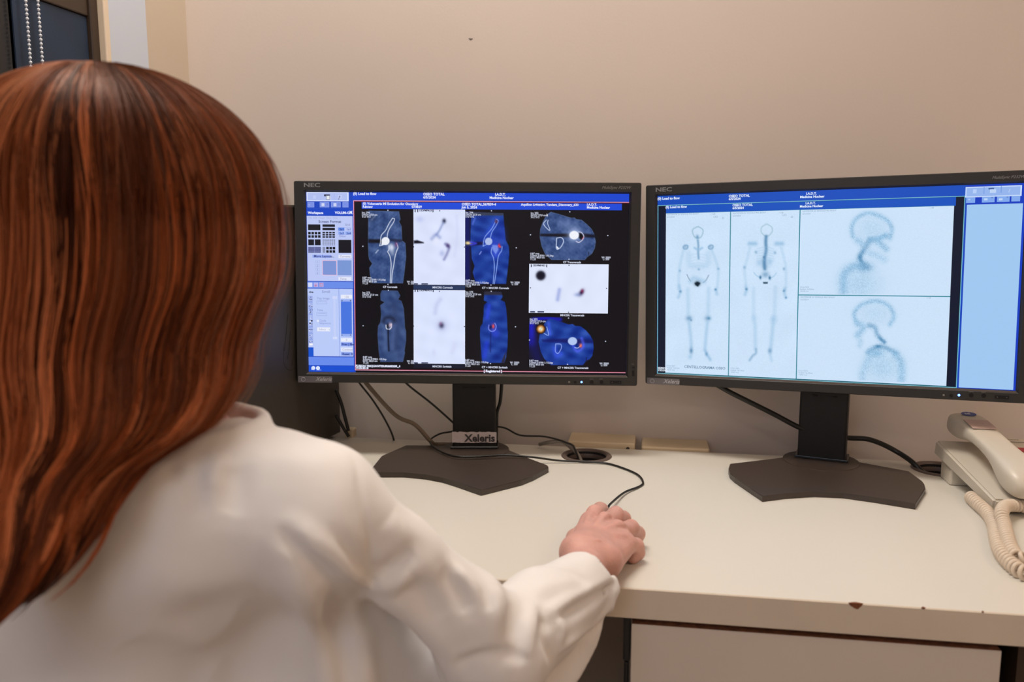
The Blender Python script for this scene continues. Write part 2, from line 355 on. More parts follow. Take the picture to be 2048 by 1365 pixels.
# drawer unit under the desk
cl, cr = at_y(1263, 1250, DF+.004)[0], at_y(2004, 1300, DF+.004)[0]; zt = at_y(1266, 1249, DF+.004)[2]
cab = thing('drawer_unit', 'beige drawer unit with raw brown chipboard top edge under the desk', 'drawers', ((cl+cr)/2, -.1, 0))
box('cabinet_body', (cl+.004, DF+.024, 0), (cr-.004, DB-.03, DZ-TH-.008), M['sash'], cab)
zz = zt
for h in (.245, .245, .17):
    f = box('drawer_front', (cl, DF+.004, zz-h+.003), (cr, DF+.022, zz), M['drawer'], cab, .0008)
    e = box('raw_edge', (cl+.0006, DF+.0048, zz), (cr-.0006, DF+.0224, zz+.0004), M['chip'], f); e['label'] = 'brown raw chipboard edge'
    zz -= h
rl = at_y(1246, 1300, DF+.006)[0]
t = thing('metal_upright', 'narrow glossy black metal upright at the left of the drawer unit', 'leg', ((rl+cl)/2, DF+.015, 0))
box('upper_rail', (rl, DF+.006, .653), (cl-.001, DF+.030, DZ-TH-.0004), M['gloss'], t, .002)
box('lower_rail', (rl+.0012, DF+.008, 0), (cl-.0022, DF+.030, .6515), M['gloss'], t, .002)
# cream socket boxes on the wall behind the desk
for i, (pa, pb, ys) in enumerate((((1136, 880), (1270, 891), .2035), ((1283, 892), (1419, 901), .2035))):
    xa, xb = at_y(pa[0], pa[1], ys)[0], at_y(pb[0], pb[1], ys)[0]; zt_ = at_y((pa[0]+pb[0])/2, (pa[1]+pb[1])/2-.5, ys)[2]
    t = thing('socket_box', ['cream wall socket box just behind the grommet with the grey cable', 'cream wall socket box to the right, further from the left monitor'][i], 'socket', ((xa+xb)/2, WY, zt_-.04), 'cream socket boxes low on the back wall')
    box('box_cover', (xa, ys, zt_-.08), (xb, WY, zt_), M['socket'], t, .0025)
    for sx in (xa+.0085, xb-.012):
        bm = bmesh.new(); bmesh.ops.create_cone(bm, cap_ends=True, segments=20, radius1=.0032, radius2=.0028, depth=.0016, matrix=Matrix.Translation((sx, ys-.0004, zt_-.0095)) @ Matrix.Rotation(math.pi/2, 4, 'X'))
        bm_obj('screw', bm, M['screw'], t)

# ------------------------------------------------------------------ computer tower at the left
TWA = math.radians(-8); TWO = np.array([-.4705, .214, DZ]); tex = np.array([math.cos(TWA), math.sin(TWA), 0]); tey = np.array([-math.sin(TWA), math.cos(TWA), 0])
TM = frame_mtx(TWO, tex, tey, (0, 0, 1))
tower = thing('computer_tower', 'tall dark brown black computer tower standing left of the monitors', 'computer', TWO+tex*-.095+tey*-.22)
box('case', (-.19, -.46, .004), (-.002, 0, .408), M['tower'], tower, .003, TM)
box('side_cover', (-.002, -.456, .006), (0, -.003, .405), M['tower'], tower, .0008, TM)
for fx in (-.16, -.03):
    for fy in (-.41, -.05): box('foot', (fx-.012, fy-.012, .0004), (fx+.012, fy+.012, .005), M['black'], tower, 0, TM)
def groove(pts, r):  # engraved logo lines, drawn as thin dark strips
    P = []
    for a, b in pts: d = ray(a, b); P.append(CAM+d*(((TWO-CAM)@tex+.0002)/(d@tex)))
    V, F = tube_mesh(catmull(P, 6), r, 6); V = V-np.outer(((V-TWO)@tex-.0002)*.7, tex)
    mesh('logo_groove', V, F, M['groove'], tower, True)
groove([(576, 628), (573, 660), (569, 702)], .0008); groove([(581, 661), (578, 700), (575, 718)], .0008); groove([(591, 655), (588, 690), (584, 731)], .0008)
groove([(567, 690), (567, 722), (572, 736), (582, 741), (590, 735)], .0004)

# ------------------------------------------------------------------ painting what the two screens show
SW, SH = .5098, .2867
class Screen:
    """cx,cy,cz centre; yaw, tilt, roll. Collects flat coloured pieces in layers, all in the screen plane."""
    def __init__(s, c, yaw, tilt, roll):
        s.c = np.array(c); ex = np.array([math.cos(yaw), math.sin(yaw), 0]); n = np.array([-math.sin(yaw), math.cos(yaw), 0])
        ez = np.array([0, 0, math.cos(tilt)])+n*math.sin(tilt)
        s.ex = ex*math.cos(roll)+ez*math.sin(roll); s.ez = -ex*math.sin(roll)+ez*math.cos(roll); s.n = np.cross(s.ez, s.ex); s.n = -np.cross(s.ex, s.ez)*-1
        s.n = np.cross(s.ez, s.ex); s.n = s.n if s.n[1] > 0 else -s.n          # into the screen, away from the viewer
        s.V = []; s.Q = []; s.T = []; s.Cl = []; s.nv = 0; s.layer = 0
    def uv(s, px, py):
        d = ray(px, py); t = ((s.c-CAM)@s.n)/(d@s.n); p = CAM+d*t-s.c; return float(p@s.ex), float(p@s.ez)
    def world(s, uv, w=0): uv = np.asarray(uv, float); return s.c+uv[..., :1]*s.ex+uv[..., 1:2]*s.ez-w*s.n
    def scale(s, px, py): a = s.uv(px, py); b = s.uv(px, py-1); return b[1]-a[1]
    def quad(s, u0, v0, u1, v1, col):
        u0, u1 = sorted((max(-SW/2, min(SW/2, u0)), max(-SW/2, min(SW/2, u1)))); v0, v1 = sorted((max(-SH/2, min(SH/2, v0)), max(-SH/2, min(SH/2, v1))))
        if u1-u0 < 1e-5 or v1-v0 < 1e-5: return
        s.layer += 1; P = s.world(np.array([[u0, v0], [u1, v0], [u1, v1], [u0, v1]]), .0002+s.layer*2e-6)
        s.V.append(P); s.Q.append([s.nv, s.nv+1, s.nv+2, s.nv+3]); s.Cl.append(np.tile(lin(col), (4, 1))); s.nv += 4
    def rect(s, x0, y0, x1, y1, col):
        a, b = s.uv(x0, y0), s.uv(x1, y1); s.quad(a[0], a[1], b[0], b[1], col)
    def frame(s, x0, y0, x1, y1, col, w=1.):
        a, b = s.uv(x0, y0), s.uv(x1, y1); q = w*s.scale((x0+x1)/2, (y0+y1)/2)
        s.quad(a[0], a[1], b[0], a[1]-q, col); s.quad(a[0], b[1]+q, b[0], b[1], col); s.quad(a[0], a[1], a[0]+q, b[1], col); s.quad(b[0]-q, a[1], b[0], b[1], col)
    def text(s, x, y, h, txt, col, bold=.03, align='LEFT'):
        k = s.scale(x, y)*h/.70; me = text_mesh(txt, k, bold=bold, align=align); n = len(me.vertices); 
        if not n: return
        co = np.empty(n*3); me.vertices.foreach_get('co', co); co = co.reshape(-1, 3); u, v = s.uv(x, y); s.layer += 1
        P = s.world(co[:, :2]+[u, v], .0002+s.layer*2e-6); base = s.nv; s.V.append(P); s.nv += n; s.Cl.append(np.tile(lin(col), (n, 1)))
        for f in me.polygons: s.Q.append([base+i for i in f.vertices])
        bpy.data.meshes.remove(me)
    def patch(s, x0, y0, x1, y1, fn, step=.85):
        a, b = s.uv(x0, y0), s.uv(x1, y1); q = s.scale((x0+x1)/2, (y0+y1)/2)*step; nu = max(2, int(abs(b[0]-a[0])/q)); nv = max(2, int(abs(b[1]-a[1])/q))
        uu, vv = np.meshgrid(np.linspace(a[0], b[0], nu), np.linspace(a[1], b[1], nv)); s.layer += 1
        P = s.world(np.stack([uu, vv], -1).reshape(-1, 2), .0002+s.layer*2e-6); px = project(P); C = np.clip(fn(px[:, 0], px[:, 1]), 0, 255)/255
        C = np.where(C <= .04045, C/12.92, ((C+.055)/1.055)**2.4); base = s.nv; s.V.append(P); s.Cl.append(C); s.nv += len(P)
        i = np.arange(nv-1)[:, None]*nu+np.arange(nu-1)[None]+base; s.T.append(np.stack([i, i+nu, i+nu+1, i+1], -1).reshape(-1, 4))
    def build(s, parent):
        V = np.concatenate(s.V); C = np.concatenate(s.Cl); grid = np.concatenate(s.T) if s.T else np.zeros((0, 4), int)
        L = [len(q) for q in s.Q]+[4]*len(grid); idx = np.concatenate([np.array(sum(s.Q, [])), grid.ravel()]).astype(np.int32)
        me = bpy.data.meshes.new('screen'); me.vertices.add(len(V)); me.vertices.foreach_set('co', V.astype(np.float32).ravel())
        me.loops.add(len(idx)); me.loops.foreach_set('vertex_index', idx); me.polygons.add(len(L)); st = np.concatenate([[0], np.cumsum(L)[:-1]]).astype(np.int32)
        me.polygons.foreach_set('loop_start', st); me.update(calc_edges=True)
        at = me.color_attributes.new('Col', 'FLOAT_COLOR', 'POINT'); at.data.foreach_set('color', np.concatenate([C, np.ones((len(C), 1))], 1).astype(np.float32).ravel())
        return link('screen', me, parent, False, [M['display']])
m = mat('display', (.0, .0, .0), .35, spec=.25); nt = m.node_tree; a = nt.nodes.new('ShaderNodeVertexColor'); a.layer_name = 'Col'
nt.links.new(a.outputs['Color'], nt.nodes['Principled BSDF'].inputs['Emission Color']); nt.nodes['Principled BSDF'].inputs['Emission Strength'].default_value = 1.0; M['display'] = m
def segd(X, Y, P):
    d = np.full(X.shape, 1e9)
    for (x0, y0), (x1, y1) in zip(P, P[1:]):
        L = (x1-x0)**2+(y1-y0)**2+1e-9; t = np.clip(((X-x0)*(x1-x0)+(Y-y0)*(y1-y0))/L, 0, 1); d = np.minimum(d, np.hypot(X-x0-t*(x1-x0), Y-y0-t*(y1-y0)))
    return d
def inside(X, Y, P):
    c = np.zeros(X.shape, bool); n = len(P)
    for i in range(n):
        x0, y0 = P[i]; x1, y1 = P[(i+1) % n]; q = ((y0 > Y) != (y1 > Y)) & (X < (x1-x0)*(Y-y0)/((y1-y0)+1e-9)+x0); c ^= q
    return c
class Pic:
    def __init__(s, X, Y, bg): s.X, s.Y = X, Y; s.C = np.tile(np.array(bg, float), (len(X), 1))
    def mix(s, a, col): a = np.clip(a, 0, 1)[:, None]; s.C = s.C*(1-a)+np.array(col, float)*a; return s
    def poly(s, P, col, soft=1.2, a=1): d = segd(s.X, s.Y, list(P)+[P[0]]); sd = np.where(inside(s.X, s.Y, P), -d, d); return s.mix(a*np.clip(.5-sd/soft, 0, 1), col)
    def line(s, P, w, col, a=1, soft=.9, n=5): P = catmull(P, n)[:, :2] if len(P) > 2 and n else P; d = segd(s.X, s.Y, [tuple(p) for p in P]); return s.mix(a*np.clip((w/2-d)/soft+.5, 0, 1), col)
    def glow(s, P, w, col, a=1): P = catmull(P, 4)[:, :2] if len(P) > 2 else P; d = segd(s.X, s.Y, [tuple(p) for p in P]); return s.mix(a*np.exp(-(d/w)**2), col)
    def blob(s, x, y, sx, sy, col, a=1, ang=0):
        c, n = math.cos(ang), math.sin(ang); u = (s.X-x)*c+(s.Y-y)*n; v = -(s.X-x)*n+(s.Y-y)*c; return s.mix(a*np.exp(-(u/sx)**2-(v/sy)**2), col)
    def grain(s, amp, scale=1., seed=0, mask=None):
        n = np.sin(s.X*12.9898*scale+s.Y*78.233*scale+seed)*43758.5453; n = (n-np.floor(n))-.5
        q = amp*n[:, None]; s.C = s.C+(q if mask is None else q*mask[:, None]); return s
    def cloud(s, amp, L, seed, mask=None):
        r = np.random.default_rng(seed); v = np.zeros(s.X.shape)
        for _ in range(10):
            th = r.random()*6.28; f = (.5+r.random())*6.28/L; v += np.sin((s.X*math.cos(th)+s.Y*math.sin(th))*f+r.random()*6.28)
        v = v/3; v = v if mask is None else v*mask; s.C = s.C+amp*v[:, None]; return s
k1 = lambda *P: [(590+x/5.851, 350+y/5.851) for x, y in P]
k2 = lambda *P: [(590+x/5.851, 560+y/5.851) for x, y in P]
k3 = lambda *P: [(930+x/5.535, 350+y/5.535) for x, y in P]
k4 = lambda *P: [(930+x/5.535, 560+y/5.535) for x, y in P]
k5 = lambda *P: [(1290+x/5.251, 340+y/5.251) for x, y in P]
k6 = lambda *P: [(1290+x/5.251, 560+y/5.251) for x, y in P]
k7 = lambda *P: [(1658+x/5.251, 340+y/5.251) for x, y in P]
k8 = lambda *P: [(1658+x/5.251, 560+y/5.251) for x, y in P]
SL = Screen((-.2158, .1116, .2833+.74), .1347, .0457, -.0063)
SR = Screen((.3307, .1167, .2854+.74), -.253, .0183, .0257)
WHT, BLK, NAVY = (228, 234, 255), (14, 13, 20), (24, 72, 200)
def left_screen(s):
    s.quad(-SW/2, -SH/2, SW/2, SH/2, (22, 66, 186))
    s.rect(705, 384, 1262, 402, (26, 70, 206))
    s.rect(613, 384.5, 697.5, 403, (222, 230, 255)); s.rect(615, 386, 695, 401.5, (176, 190, 240))
    for x in (642, 668.5): s.rect(x-.4, 387, x+.4, 401, (150, 165, 225))
    s.rect(626, 391, 632, 398, (190, 202, 246)); s.rect(648, 389, 660, 393, (50, 52, 82)); s.rect(652, 392, 661, 400, (228, 232, 240)); s.frame(652, 391, 660, 400, (120, 126, 160)); s.text(677, 399, 8, '/', (80, 90, 140)); s.frame(676, 391, 684, 397, (205, 212, 245))
    for x0, x1 in ((615, 628.5), (639.5, 658.5), (662, 681.5), (685, 697)):
        s.rect(x0, 404.5, x1, 415, (120, 142, 226)); s.frame(x0, 404.5, x1, 415, (150, 170, 240), .7)
    for x in (643, 667): s.rect(x, 406.5, x+6, 413, (205, 212, 242))
    for x in (655, 678.5): s.text(x-1.5, 412, 4, '*', (30, 40, 110))
    s.text(617, 411.5, 4, '~', (190, 200, 245)); s.rect(613, 417.3, 706, 418, (90, 130, 230))
    s.rect(613, 419, 706, 431, (22, 68, 196)); s.text(616, 428, 4.6, 'Workspace', WHT, .05); s.text(670, 428, 4.6, 'VOLUM-ON', WHT, .05); s.text(699, 428, 6, 'X', WHT, .03)
    s.rect(613.5, 432, 706.5, 563, (188, 200, 244)); s.text(617, 437.5, 3.6, 'File  Edit  Image  View  Help', (160, 170, 205), 0)
    s.text(637, 446, 5.4, 'Screen Format', (84, 90, 130), .02)
    dk = (22, 22, 30)
    def grid(x0, y0, x1, y1, nx, ny, g=1.3):
        w = (x1-x0-g*(nx-1))/nx; h = (y1-y0-g*(ny-1))/ny
        for i in range(nx):
            for j in range(ny): s.rect(x0+i*(w+g), y0+j*(h+g), x0+i*(w+g)+w, y0+j*(h+g)+h, dk)
    grid(616, 449, 641, 461, 1, 1); grid(645, 449, 670, 461, 1, 2, 1.5); grid(616.3, 464, 641.3, 476, 4, 2); grid(645, 464, 670, 476, 4, 3)
    grid(616.5, 479, 641.5, 491, 2, 1); grid(645.3, 479, 670.5, 491, 7, 6, 1.2)
    s.rect(616.5, 494, 642, 506, (120, 128, 190)); 
    for j in range(5): s.rect(616.5, 494.5+j*2.5, 628.5, 495.6+j*2.5, dk); s.rect(630, 494.5+j*2.5, 642, 495.6+j*2.5, dk)
    grid(645.5, 494, 650.5, 506, 3, 1, .8); grid(652.5, 494, 670.7, 506, 3, 2)
    s.text(690, 451.5, 4, 'Grid', (100, 108, 160), 0); s.rect(676, 455, 689, 462, (100, 140, 230)); s.text(679, 461, 4.2, '2x1', (40, 60, 140)); s.text(693, 461, 4.2, '1x1', (90, 110, 190))
    s.rect(676, 463, 689, 470, (150, 175, 240)); s.rect(690, 463, 703, 470, (150, 175, 240)); s.text(679, 469, 4.2, '2x3', (60, 80, 170)); s.text(693, 469, 4.2, '2x4', (60, 80, 170)); s.frame(676, 455, 703, 470, (150, 168, 232), .6)
    s.text(678, 474.5, 4, 'Other', (90, 105, 180), 0)
    s.rect(677, 480, 703, 506.5, dk); s.rect(625, 510, 662.5, 516, (146, 166, 238)); s.text(628, 514.8, 4.6, 'More Layouts...', (40, 50, 120), .02)
    s.rect(677, 510, 703, 517, (225, 230, 250)); s.text(680, 515, 4, 'Current', (120, 120, 150), 0); s.text(699, 515.5, 4, '-', dk)
    s.rect(644.5, 521, 674, 551, (124, 148, 212)); s.frame(644.5, 521, 674, 551, (246, 190, 210), .9); s.rect(675, 521, 703.5, 551, (122, 150, 212))
    for j in range(4): s.frame(631, 521.5+j*7.5, 639.5, 527+j*7.5, (165, 178, 228), .6); s.text(633.6, 526.3+j*7.5, 4, '1234'[j], (130, 140, 195), 0)
    s.rect(677, 554.5, 703, 561, (225, 230, 250)); s.text(680, 559.8, 4, 'Temp', (120, 120, 150), 0)
    s.rect(614, 563.5, 706.5, 577, (106, 140, 232))
    for x, c in ((616, (210, 218, 250)), (627.5, (185, 175, 232)), (638.5, (175, 168, 226))): s.rect(x, 565.5, x+9, 574.5, c)
    s.text(629.5, 573, 5, 'o', (190, 70, 110)); s.frame(640, 567, 646, 573, (200, 110, 140), .6)
    s.rect(614.5, 577.5, 707, 713.5, (186, 202, 248)); s.rect(678.3, 577.5, 679.2, 713.5, (110, 140, 225))
    s.text(618, 586, 3.8, 'cine', (30, 30, 50), .04); s.text(644, 586, 5, 'Scroll', (120, 130, 180), .01)
    r = random.Random(3)
    s.rect(616.5, 592, 626.5, 692, (140, 160, 226))
    for j in range(8):
        y = 592+j*12.5; s.rect(616.8, y+.6, 626, y+11, (164, 180, 236)); 
        for q in range(5): x = 617.5+r.random()*7; yy = y+2+r.random()*7; s.rect(x, yy, x+1+r.random()*2, yy+1+r.random(), r.choice([(80, 100, 170), (215, 222, 250), (50, 56, 90)]))
    s.rect(619, 642, 622, 645, (235, 240, 255)); s.rect(622, 640.5, 625.5, 643.5, dk); s.rect(619, 646, 622, 648.5, dk); s.rect(618.5, 687, 626, 691.5, (240, 240, 250)); s.rect(616.5, 695, 627.5, 713.5, (24, 84, 205))
    for y, tx_ in ((599, 'Top Image'), (622.5, 'Time')):
        s.text(634, y, 4.2, tx_, (120, 135, 195), 0); s.frame(633.5, y+2.5, 654, y+9.5, (140, 156, 215), .5); s.rect(636, y+4.5, 652, y+5.2, (140, 156, 215))
    s.rect(634, 640, 638, 644.5, (225, 232, 252)); s.text(639, 643.5, 4.2, 'Cycle', (130, 145, 205), 0); s.text(639, 648.5, 4.2, 'Sequence', (130, 145, 205), 0)
    s.rect(634.5, 655, 660.5, 663, (232, 236, 250)); s.text(638, 661, 4, 'Select', (150, 155, 190), 0); s.text(658, 661, 4, ':', dk)
    s.rect(667, 594, 672, 677, (196, 208, 248)); s.rect(665, 592.5, 674.5, 598.5, (205, 214, 250)); s.rect(666, 674, 675, 679, (210, 218, 250))
    s.rect(682, 590, 704.5, 597.5, (232, 236, 250)); s.text(689, 596, 4, '128', (150, 155, 190), 0)
    s.rect(681.5, 599, 704.5, 673.5, (150, 174, 240)); s.rect(682, 603.5, 704, 668.5, (72, 116, 222))
    for x in (683, 700): s.text(x, 603, 3.6, 'v', dk); s.text(x, 673, 3.6, '^', dk)
    s.rect(682, 676.5, 704.5, 684, (232, 236, 250)); s.text(692, 682, 4, '0', (140, 145, 180), 0)
    s.rect(682, 685.5, 705, 692.5, (120, 146, 230)); s.text(684, 691, 4.2, 'Prev | Next', (30, 50, 130)); s.rect(682, 695.5, 705, 703.5, (222, 228, 250)); s.text(685, 701.5, 4, 'Contrast', (140, 145, 180), 0)
    s.rect(682, 705, 705, 711.5, (130, 156, 232)); s.text(685, 710.5, 4.4, 'Reset  0', (30, 50, 130))
    s.rect(614.5, 714, 708, 731.5, (104, 140, 236)); s.rect(615, 732, 708, 745, (22, 78, 208))
    s.text(622.5, 740, 7, '\u25cf\u25cf', (235, 240, 255), 0, ); s.rect(623, 734.5, 629.5, 740, (215, 226, 250)); s.rect(634.5, 734, 640, 738.5, (215, 226, 250)); s.rect(633, 740, 643, 740.8, (180, 200, 245))
    # viewing area
    s.rect(708, 402, 1290, 790, (14, 12, 20)); s.rect(706.5, 401, 1258, 746.5, (14, 12, 20)); s.frame(707.3, 402, 1257, 746, (120, 16, 44), 1.6); s.frame(706.8, 401.2, 1257.6, 746.6, (250, 176, 200), 1.1)
    s.rect(723.5, 404.5, 1243.5, 421, (30, 74, 214))
    for x, y, h, tx_ in ((706.5, 390, 5, '(0) Load to flow'), (846.5, 391, 5, 'OSEO TOTAL'), (846.5, 397.3, 5, '6/5/2024'), (990, 391.5, 4.8, 'I.A.D.T.'), (979, 398, 4.8, 'Medicina Nuclear'), (725.5, 409.8, 4.6, '(0) Volumetrix MI Evolution for Oncology'), (725.5, 416, 4.8, 'Review'), (823.5, 416.3, 4.8, '073829'), (923.5, 411, 4.8, 'OSEO TOTAL,567839-4'), (923.5, 417, 4.8, 'Jun 5, 2024'), (1042, 411.6, 4.6, 'Aquilion Lightning, Tandem_Discovery_630'), (1173.5, 411.5, 4.6, 'I.A.D.T.'), (1173.5, 417.3, 4.6, 'Medicina Nuclear')):
        s.text(x, y, h, tx_, WHT, .035)
    s.rect(827, 570.5, 930, 580, (40, 56, 92)); s.rect(827, 728.5, 930, 737, (20, 24, 44))
    ct1 = k1((860, 420), (1215, 430), (1232, 520), (1215, 545), (1245, 600), (1252, 770), (1290, 800), (1298, 960), (1280, 1130), (1262, 1268), (905, 1268), (880, 1170), (872, 1090), (905, 1040), (870, 990), (862, 950), (857, 800))
    G = (54, 78, 128)
    def bones(p, col, a=1, ox=0, oy=0):
        q = lambda *P: [(x+ox, y+oy) for x, y in k1(*P)]
        p.line(q((1140, 510), (1100, 570), (1060, 650), (1010, 710), (1000, 790), (990, 830)), 1.3, col, a); p.line(q((1140, 508), (1165, 515), (1150, 560), (1110, 620), (1085, 680), (1078, 740)), 1.3, col, a)
        p.line(q((990, 830), (1020, 825), (1040, 812)), 1.2, col, a); p.line(q((1100, 830), (1098, 880), (1085, 900), (1110, 950), (1125, 1040), (1120, 1140), (1115, 1268)), 1.4, col, a)
        p.line(q((1190, 800), (1205, 850), (1190, 890), (1170, 960), (1155, 1060), (1138, 1150), (1130, 1268)), 1.4, col, a)
        p.blob(*q((1130, 850))[0], 6, 7, col, .8*a); p.glow(q((1120, 830), (1140, 920)), 5, col, .45*a)
    def f(X, Y):
        p = Pic(X, Y, BLK); p.poly(ct1, G); ms = inside(X, Y, ct1).astype(float); p.cloud(9, 26, 1, ms); p.cloud(5, 9, 2, ms); p.line(ct1+[ct1[0]], 1, (110, 135, 180), .5, n=0)
        p.glow(k1((880, 480), (905, 470), (935, 480), (900, 520)), 2.2, (190, 205, 240), .5); p.blob(*k1((900, 500))[0], 8, 7, (30, 38, 62), .5)
        p.poly(k1((858, 755), (1010, 755), (1030, 775), (1010, 800), (858, 795)), (16, 16, 28), 4); p.poly(k1((1110, 745), (1255, 755), (1255, 785), (1180, 790), (1110, 770)), (26, 34, 60), 3, .8)
        bones(p, (226, 232, 250)); c = k1((1060, 775))[0]; r = np.hypot(X-c[0], Y-c[1]); p.mix(np.clip((8.6-r)/1.2, 0, 1), (236, 238, 246)); p.poly(k1((1015, 790), (1060, 760), (1070, 815), (1010, 825)), (236, 238, 246))
        p.line(k1((945, 915), (965, 890), (975, 880)), 1.8, (190, 200, 225), .8); p.blob(*k1((1185, 815))[0], 3, 5, (140, 60, 110), .6); return p.grain(10, 1, 1, ms).C
    s.patch(735, 421.5, 815, 567.5, f)
    ct2 = k2((1020, 125), (1200, 130), (1230, 185), (1205, 230), (1245, 250), (1270, 330), (1278, 430), (1285, 560), (1297, 600), (1297, 720), (1280, 830), (1285, 855), (1262, 960), (1000, 960), (980, 820), (968, 640), (975, 540), (1000, 500), (1012, 400), (1000, 300), (1050, 262), (1005, 240), (1000, 170))
    def f(X, Y):
        p = Pic(X, Y, BLK); p.poly(ct2, (52, 74, 122)); ms = inside(X, Y, ct2).astype(float); p.cloud(7, 22, 5, ms); p.glow(k2((1150, 300), (1180, 500), (1175, 800)), 7, (42, 58, 100), .6); p.line(ct2+[ct2[0]], 1, (100, 125, 170), .45, n=0)
        p.glow(k2((1035, 500), (1050, 455), (1100, 440), (1150, 460), (1165, 500)), 4, (26, 32, 56), .7); p.glow(k2((1020, 520), (1050, 600), (1060, 800)), 4, (84, 106, 156), .5); p.glow(k2((1170, 520), (1150, 620), (1140, 800)), 5, (80, 102, 152), .5)
        p.line(k2((1065, 530), (1070, 570), (1100, 580), (1125, 560), (1130, 515)), 1.6, (235, 238, 250)); p.blob(*k2((1088, 540))[0], 2.6, 5, (12, 12, 20), 1); p.blob(*k2((1115, 530))[0], 3.4, 5, (220, 190, 205), .9); p.line(k2((1090, 590), (1092, 700), (1098, 830)), 3, (16, 20, 40), .9, 2); return p.grain(8, 1, 2, ms).C
    s.patch(752, 580.5, 814, 725.5, f)
    def f(X, Y):
        p = Pic(X, Y, (218, 226, 252)); p.cloud(2.5, 40, 8); p.poly(k1((1390, 770), (1430, 765), (1505, 790), (1505, 800), (1430, 803), (1392, 803)), (14, 14, 28), 3); p.blob(*k1((1460, 520))[0], 8, 6, (180, 188, 236), .6)
        p.blob(*k1((1745, 540))[0], 3.6, 4.4, (34, 40, 66), .95); p.glow(k1((1735, 560), (1690, 650), (1655, 700)), 2.6, (120, 136, 190), .55); p.glow(k1((1605, 750), (1650, 705), (1690, 735)), 4, (110, 128, 190), .55); p.blob(*k1((1655, 775))[0], 9, 8, (228, 232, 253), .9)
        p.blob(*k1((1790, 830))[0], 3.6, 5, (60, 36, 88), .9, -.6); p.glow(k1((1760, 810), (1800, 850), (1780, 920), (1745, 990)), 3, (90, 92, 150), .5); p.blob(*k1((1720, 920))[0], 5, 6, (150, 162, 214), .5); p.line(k1((1890, 480), (1900, 700), (1870, 950)), 6, (205, 214, 244), .5, 5); return p.C
    s.patch(827, 419, 930, 570.5, f, 1.0)
    def f(X, Y):
        p = Pic(X, Y, (218, 227, 253)); p.cloud(2, 45, 9); p.blob(*k2((1715, 535))[0], 4.6, 5.4, (20, 16, 40), 1); p.blob(*k2((1705, 515))[0], 3, 3, (150, 60, 110), .5); p.blob(*k2((1715, 540))[0], 12, 12, (150, 160, 210), .35)
        p.glow(k2((1700, 230), (1655, 300), (1640, 390)), 5, (190, 198, 236), .6); p.glow(k2((1870, 760), (1840, 850)), 5, (204, 212, 244), .6); p.blob(*k2((1625, 850))[0], 4, 7, (204, 212, 244), .7); return p.C
    s.patch(827, 580, 930, 728.5, f, 1.0)
    def fuse(p, outline, ms): p.poly(outline, (20, 58, 140)); p.cloud(12, 24, 11, ms); p.C[:, 2] += 10*ms; return p
    fz1 = k3((70, 410), (425, 425), (435, 560), (450, 720), (485, 790), (490, 880), (480, 990), (455, 1208), (120, 1208), (85, 1080), (105, 1010), (75, 930), (60, 700))
    def f(X, Y):
        p = Pic(X, Y, BLK); p.mix((X < 945)*1.*np.clip((945-X)/8, 0, 1), (10, 20, 90)); ms = inside(X, Y, fz1).astype(float); fuse(p, fz1, ms)
        p.mix(ms*np.clip((433-Y)/3, 0, 1), (52, 60, 84)); p.poly(k3((0, 735), (60, 742), (200, 740), (200, 775), (60, 785), (0, 775)), (10, 12, 50), 3); p.blob(*k3((270, 730))[0], 16, 16, (40, 60, 200), .45); p.glow(k3((350, 500), (260, 640)), 6, (40, 80, 220), .55); p.glow(k3((340, 780), (340, 880)), 9, (60, 84, 226), .7); p.glow(k3((400, 600), (420, 700)), 9, (34, 60, 190), .4)
        bones(p, (150, 176, 246), .95, 930-590-(1340+1010-214)/5.851+ (0), -.6) if False else None
        q = k3; c = (150, 178, 250)
        p.line(q((345, 495), (300, 590), (225, 680), (205, 740), (200, 790)), 1.2, c); p.line(q((345, 490), (368, 510), (340, 570), (300, 630), (280, 700)), 1.2, c); p.line(q((200, 790), (240, 770)), 1.2, c)
        p.line(q((300, 800), (290, 860), (315, 920), (325, 1030), (310, 1208)), 1.3, c); p.line(q((410, 790), (405, 840), (370, 900), (350, 1040), (325, 1208)), 1.3, c); cc = q((262, 737))[0]; r = np.hypot(X-cc[0], Y-cc[1]); p.mix(np.clip((8-r)/1.2, 0, 1), (172, 188, 232)); p.poly(q((300, 775), (365, 780), (370, 830), (340, 880), (305, 830)), (130, 156, 236), 3, .8)
        p.blob(*q((345, 515))[0], 3, 4, (90, 40, 60), .9); p.blob(*q((378, 785))[0], 2.4, 4, (226, 50, 70), 1); p.blob(*q((390, 798))[0], 1.6, 1.6, (255, 90, 60), 1); p.blob(*q((35, 755))[0], 7, 3.4, (250, 226, 160), 1); p.glow(q((60, 745), (125, 758), (60, 775)), 1.8, (60, 70, 240), .8); p.line(q((160, 880), (180, 850)), 2, (150, 160, 240), .8); p.glow(q((85, 545), (110, 480)), 2, (100, 120, 230), .6); return p.grain(12, 1, 4, ms).C
    s.patch(930.5, 423, 1019, 569, f)
    fz2 = k4((215, 130), (400, 135), (418, 185), (395, 225), (440, 245), (455, 310), (465, 420), (470, 550), (475, 580), (470, 740), (455, 860), (435, 920), (190, 920), (175, 760), (165, 600), (170, 520), (195, 480), (205, 380), (210, 280), (245, 245), (208, 230))
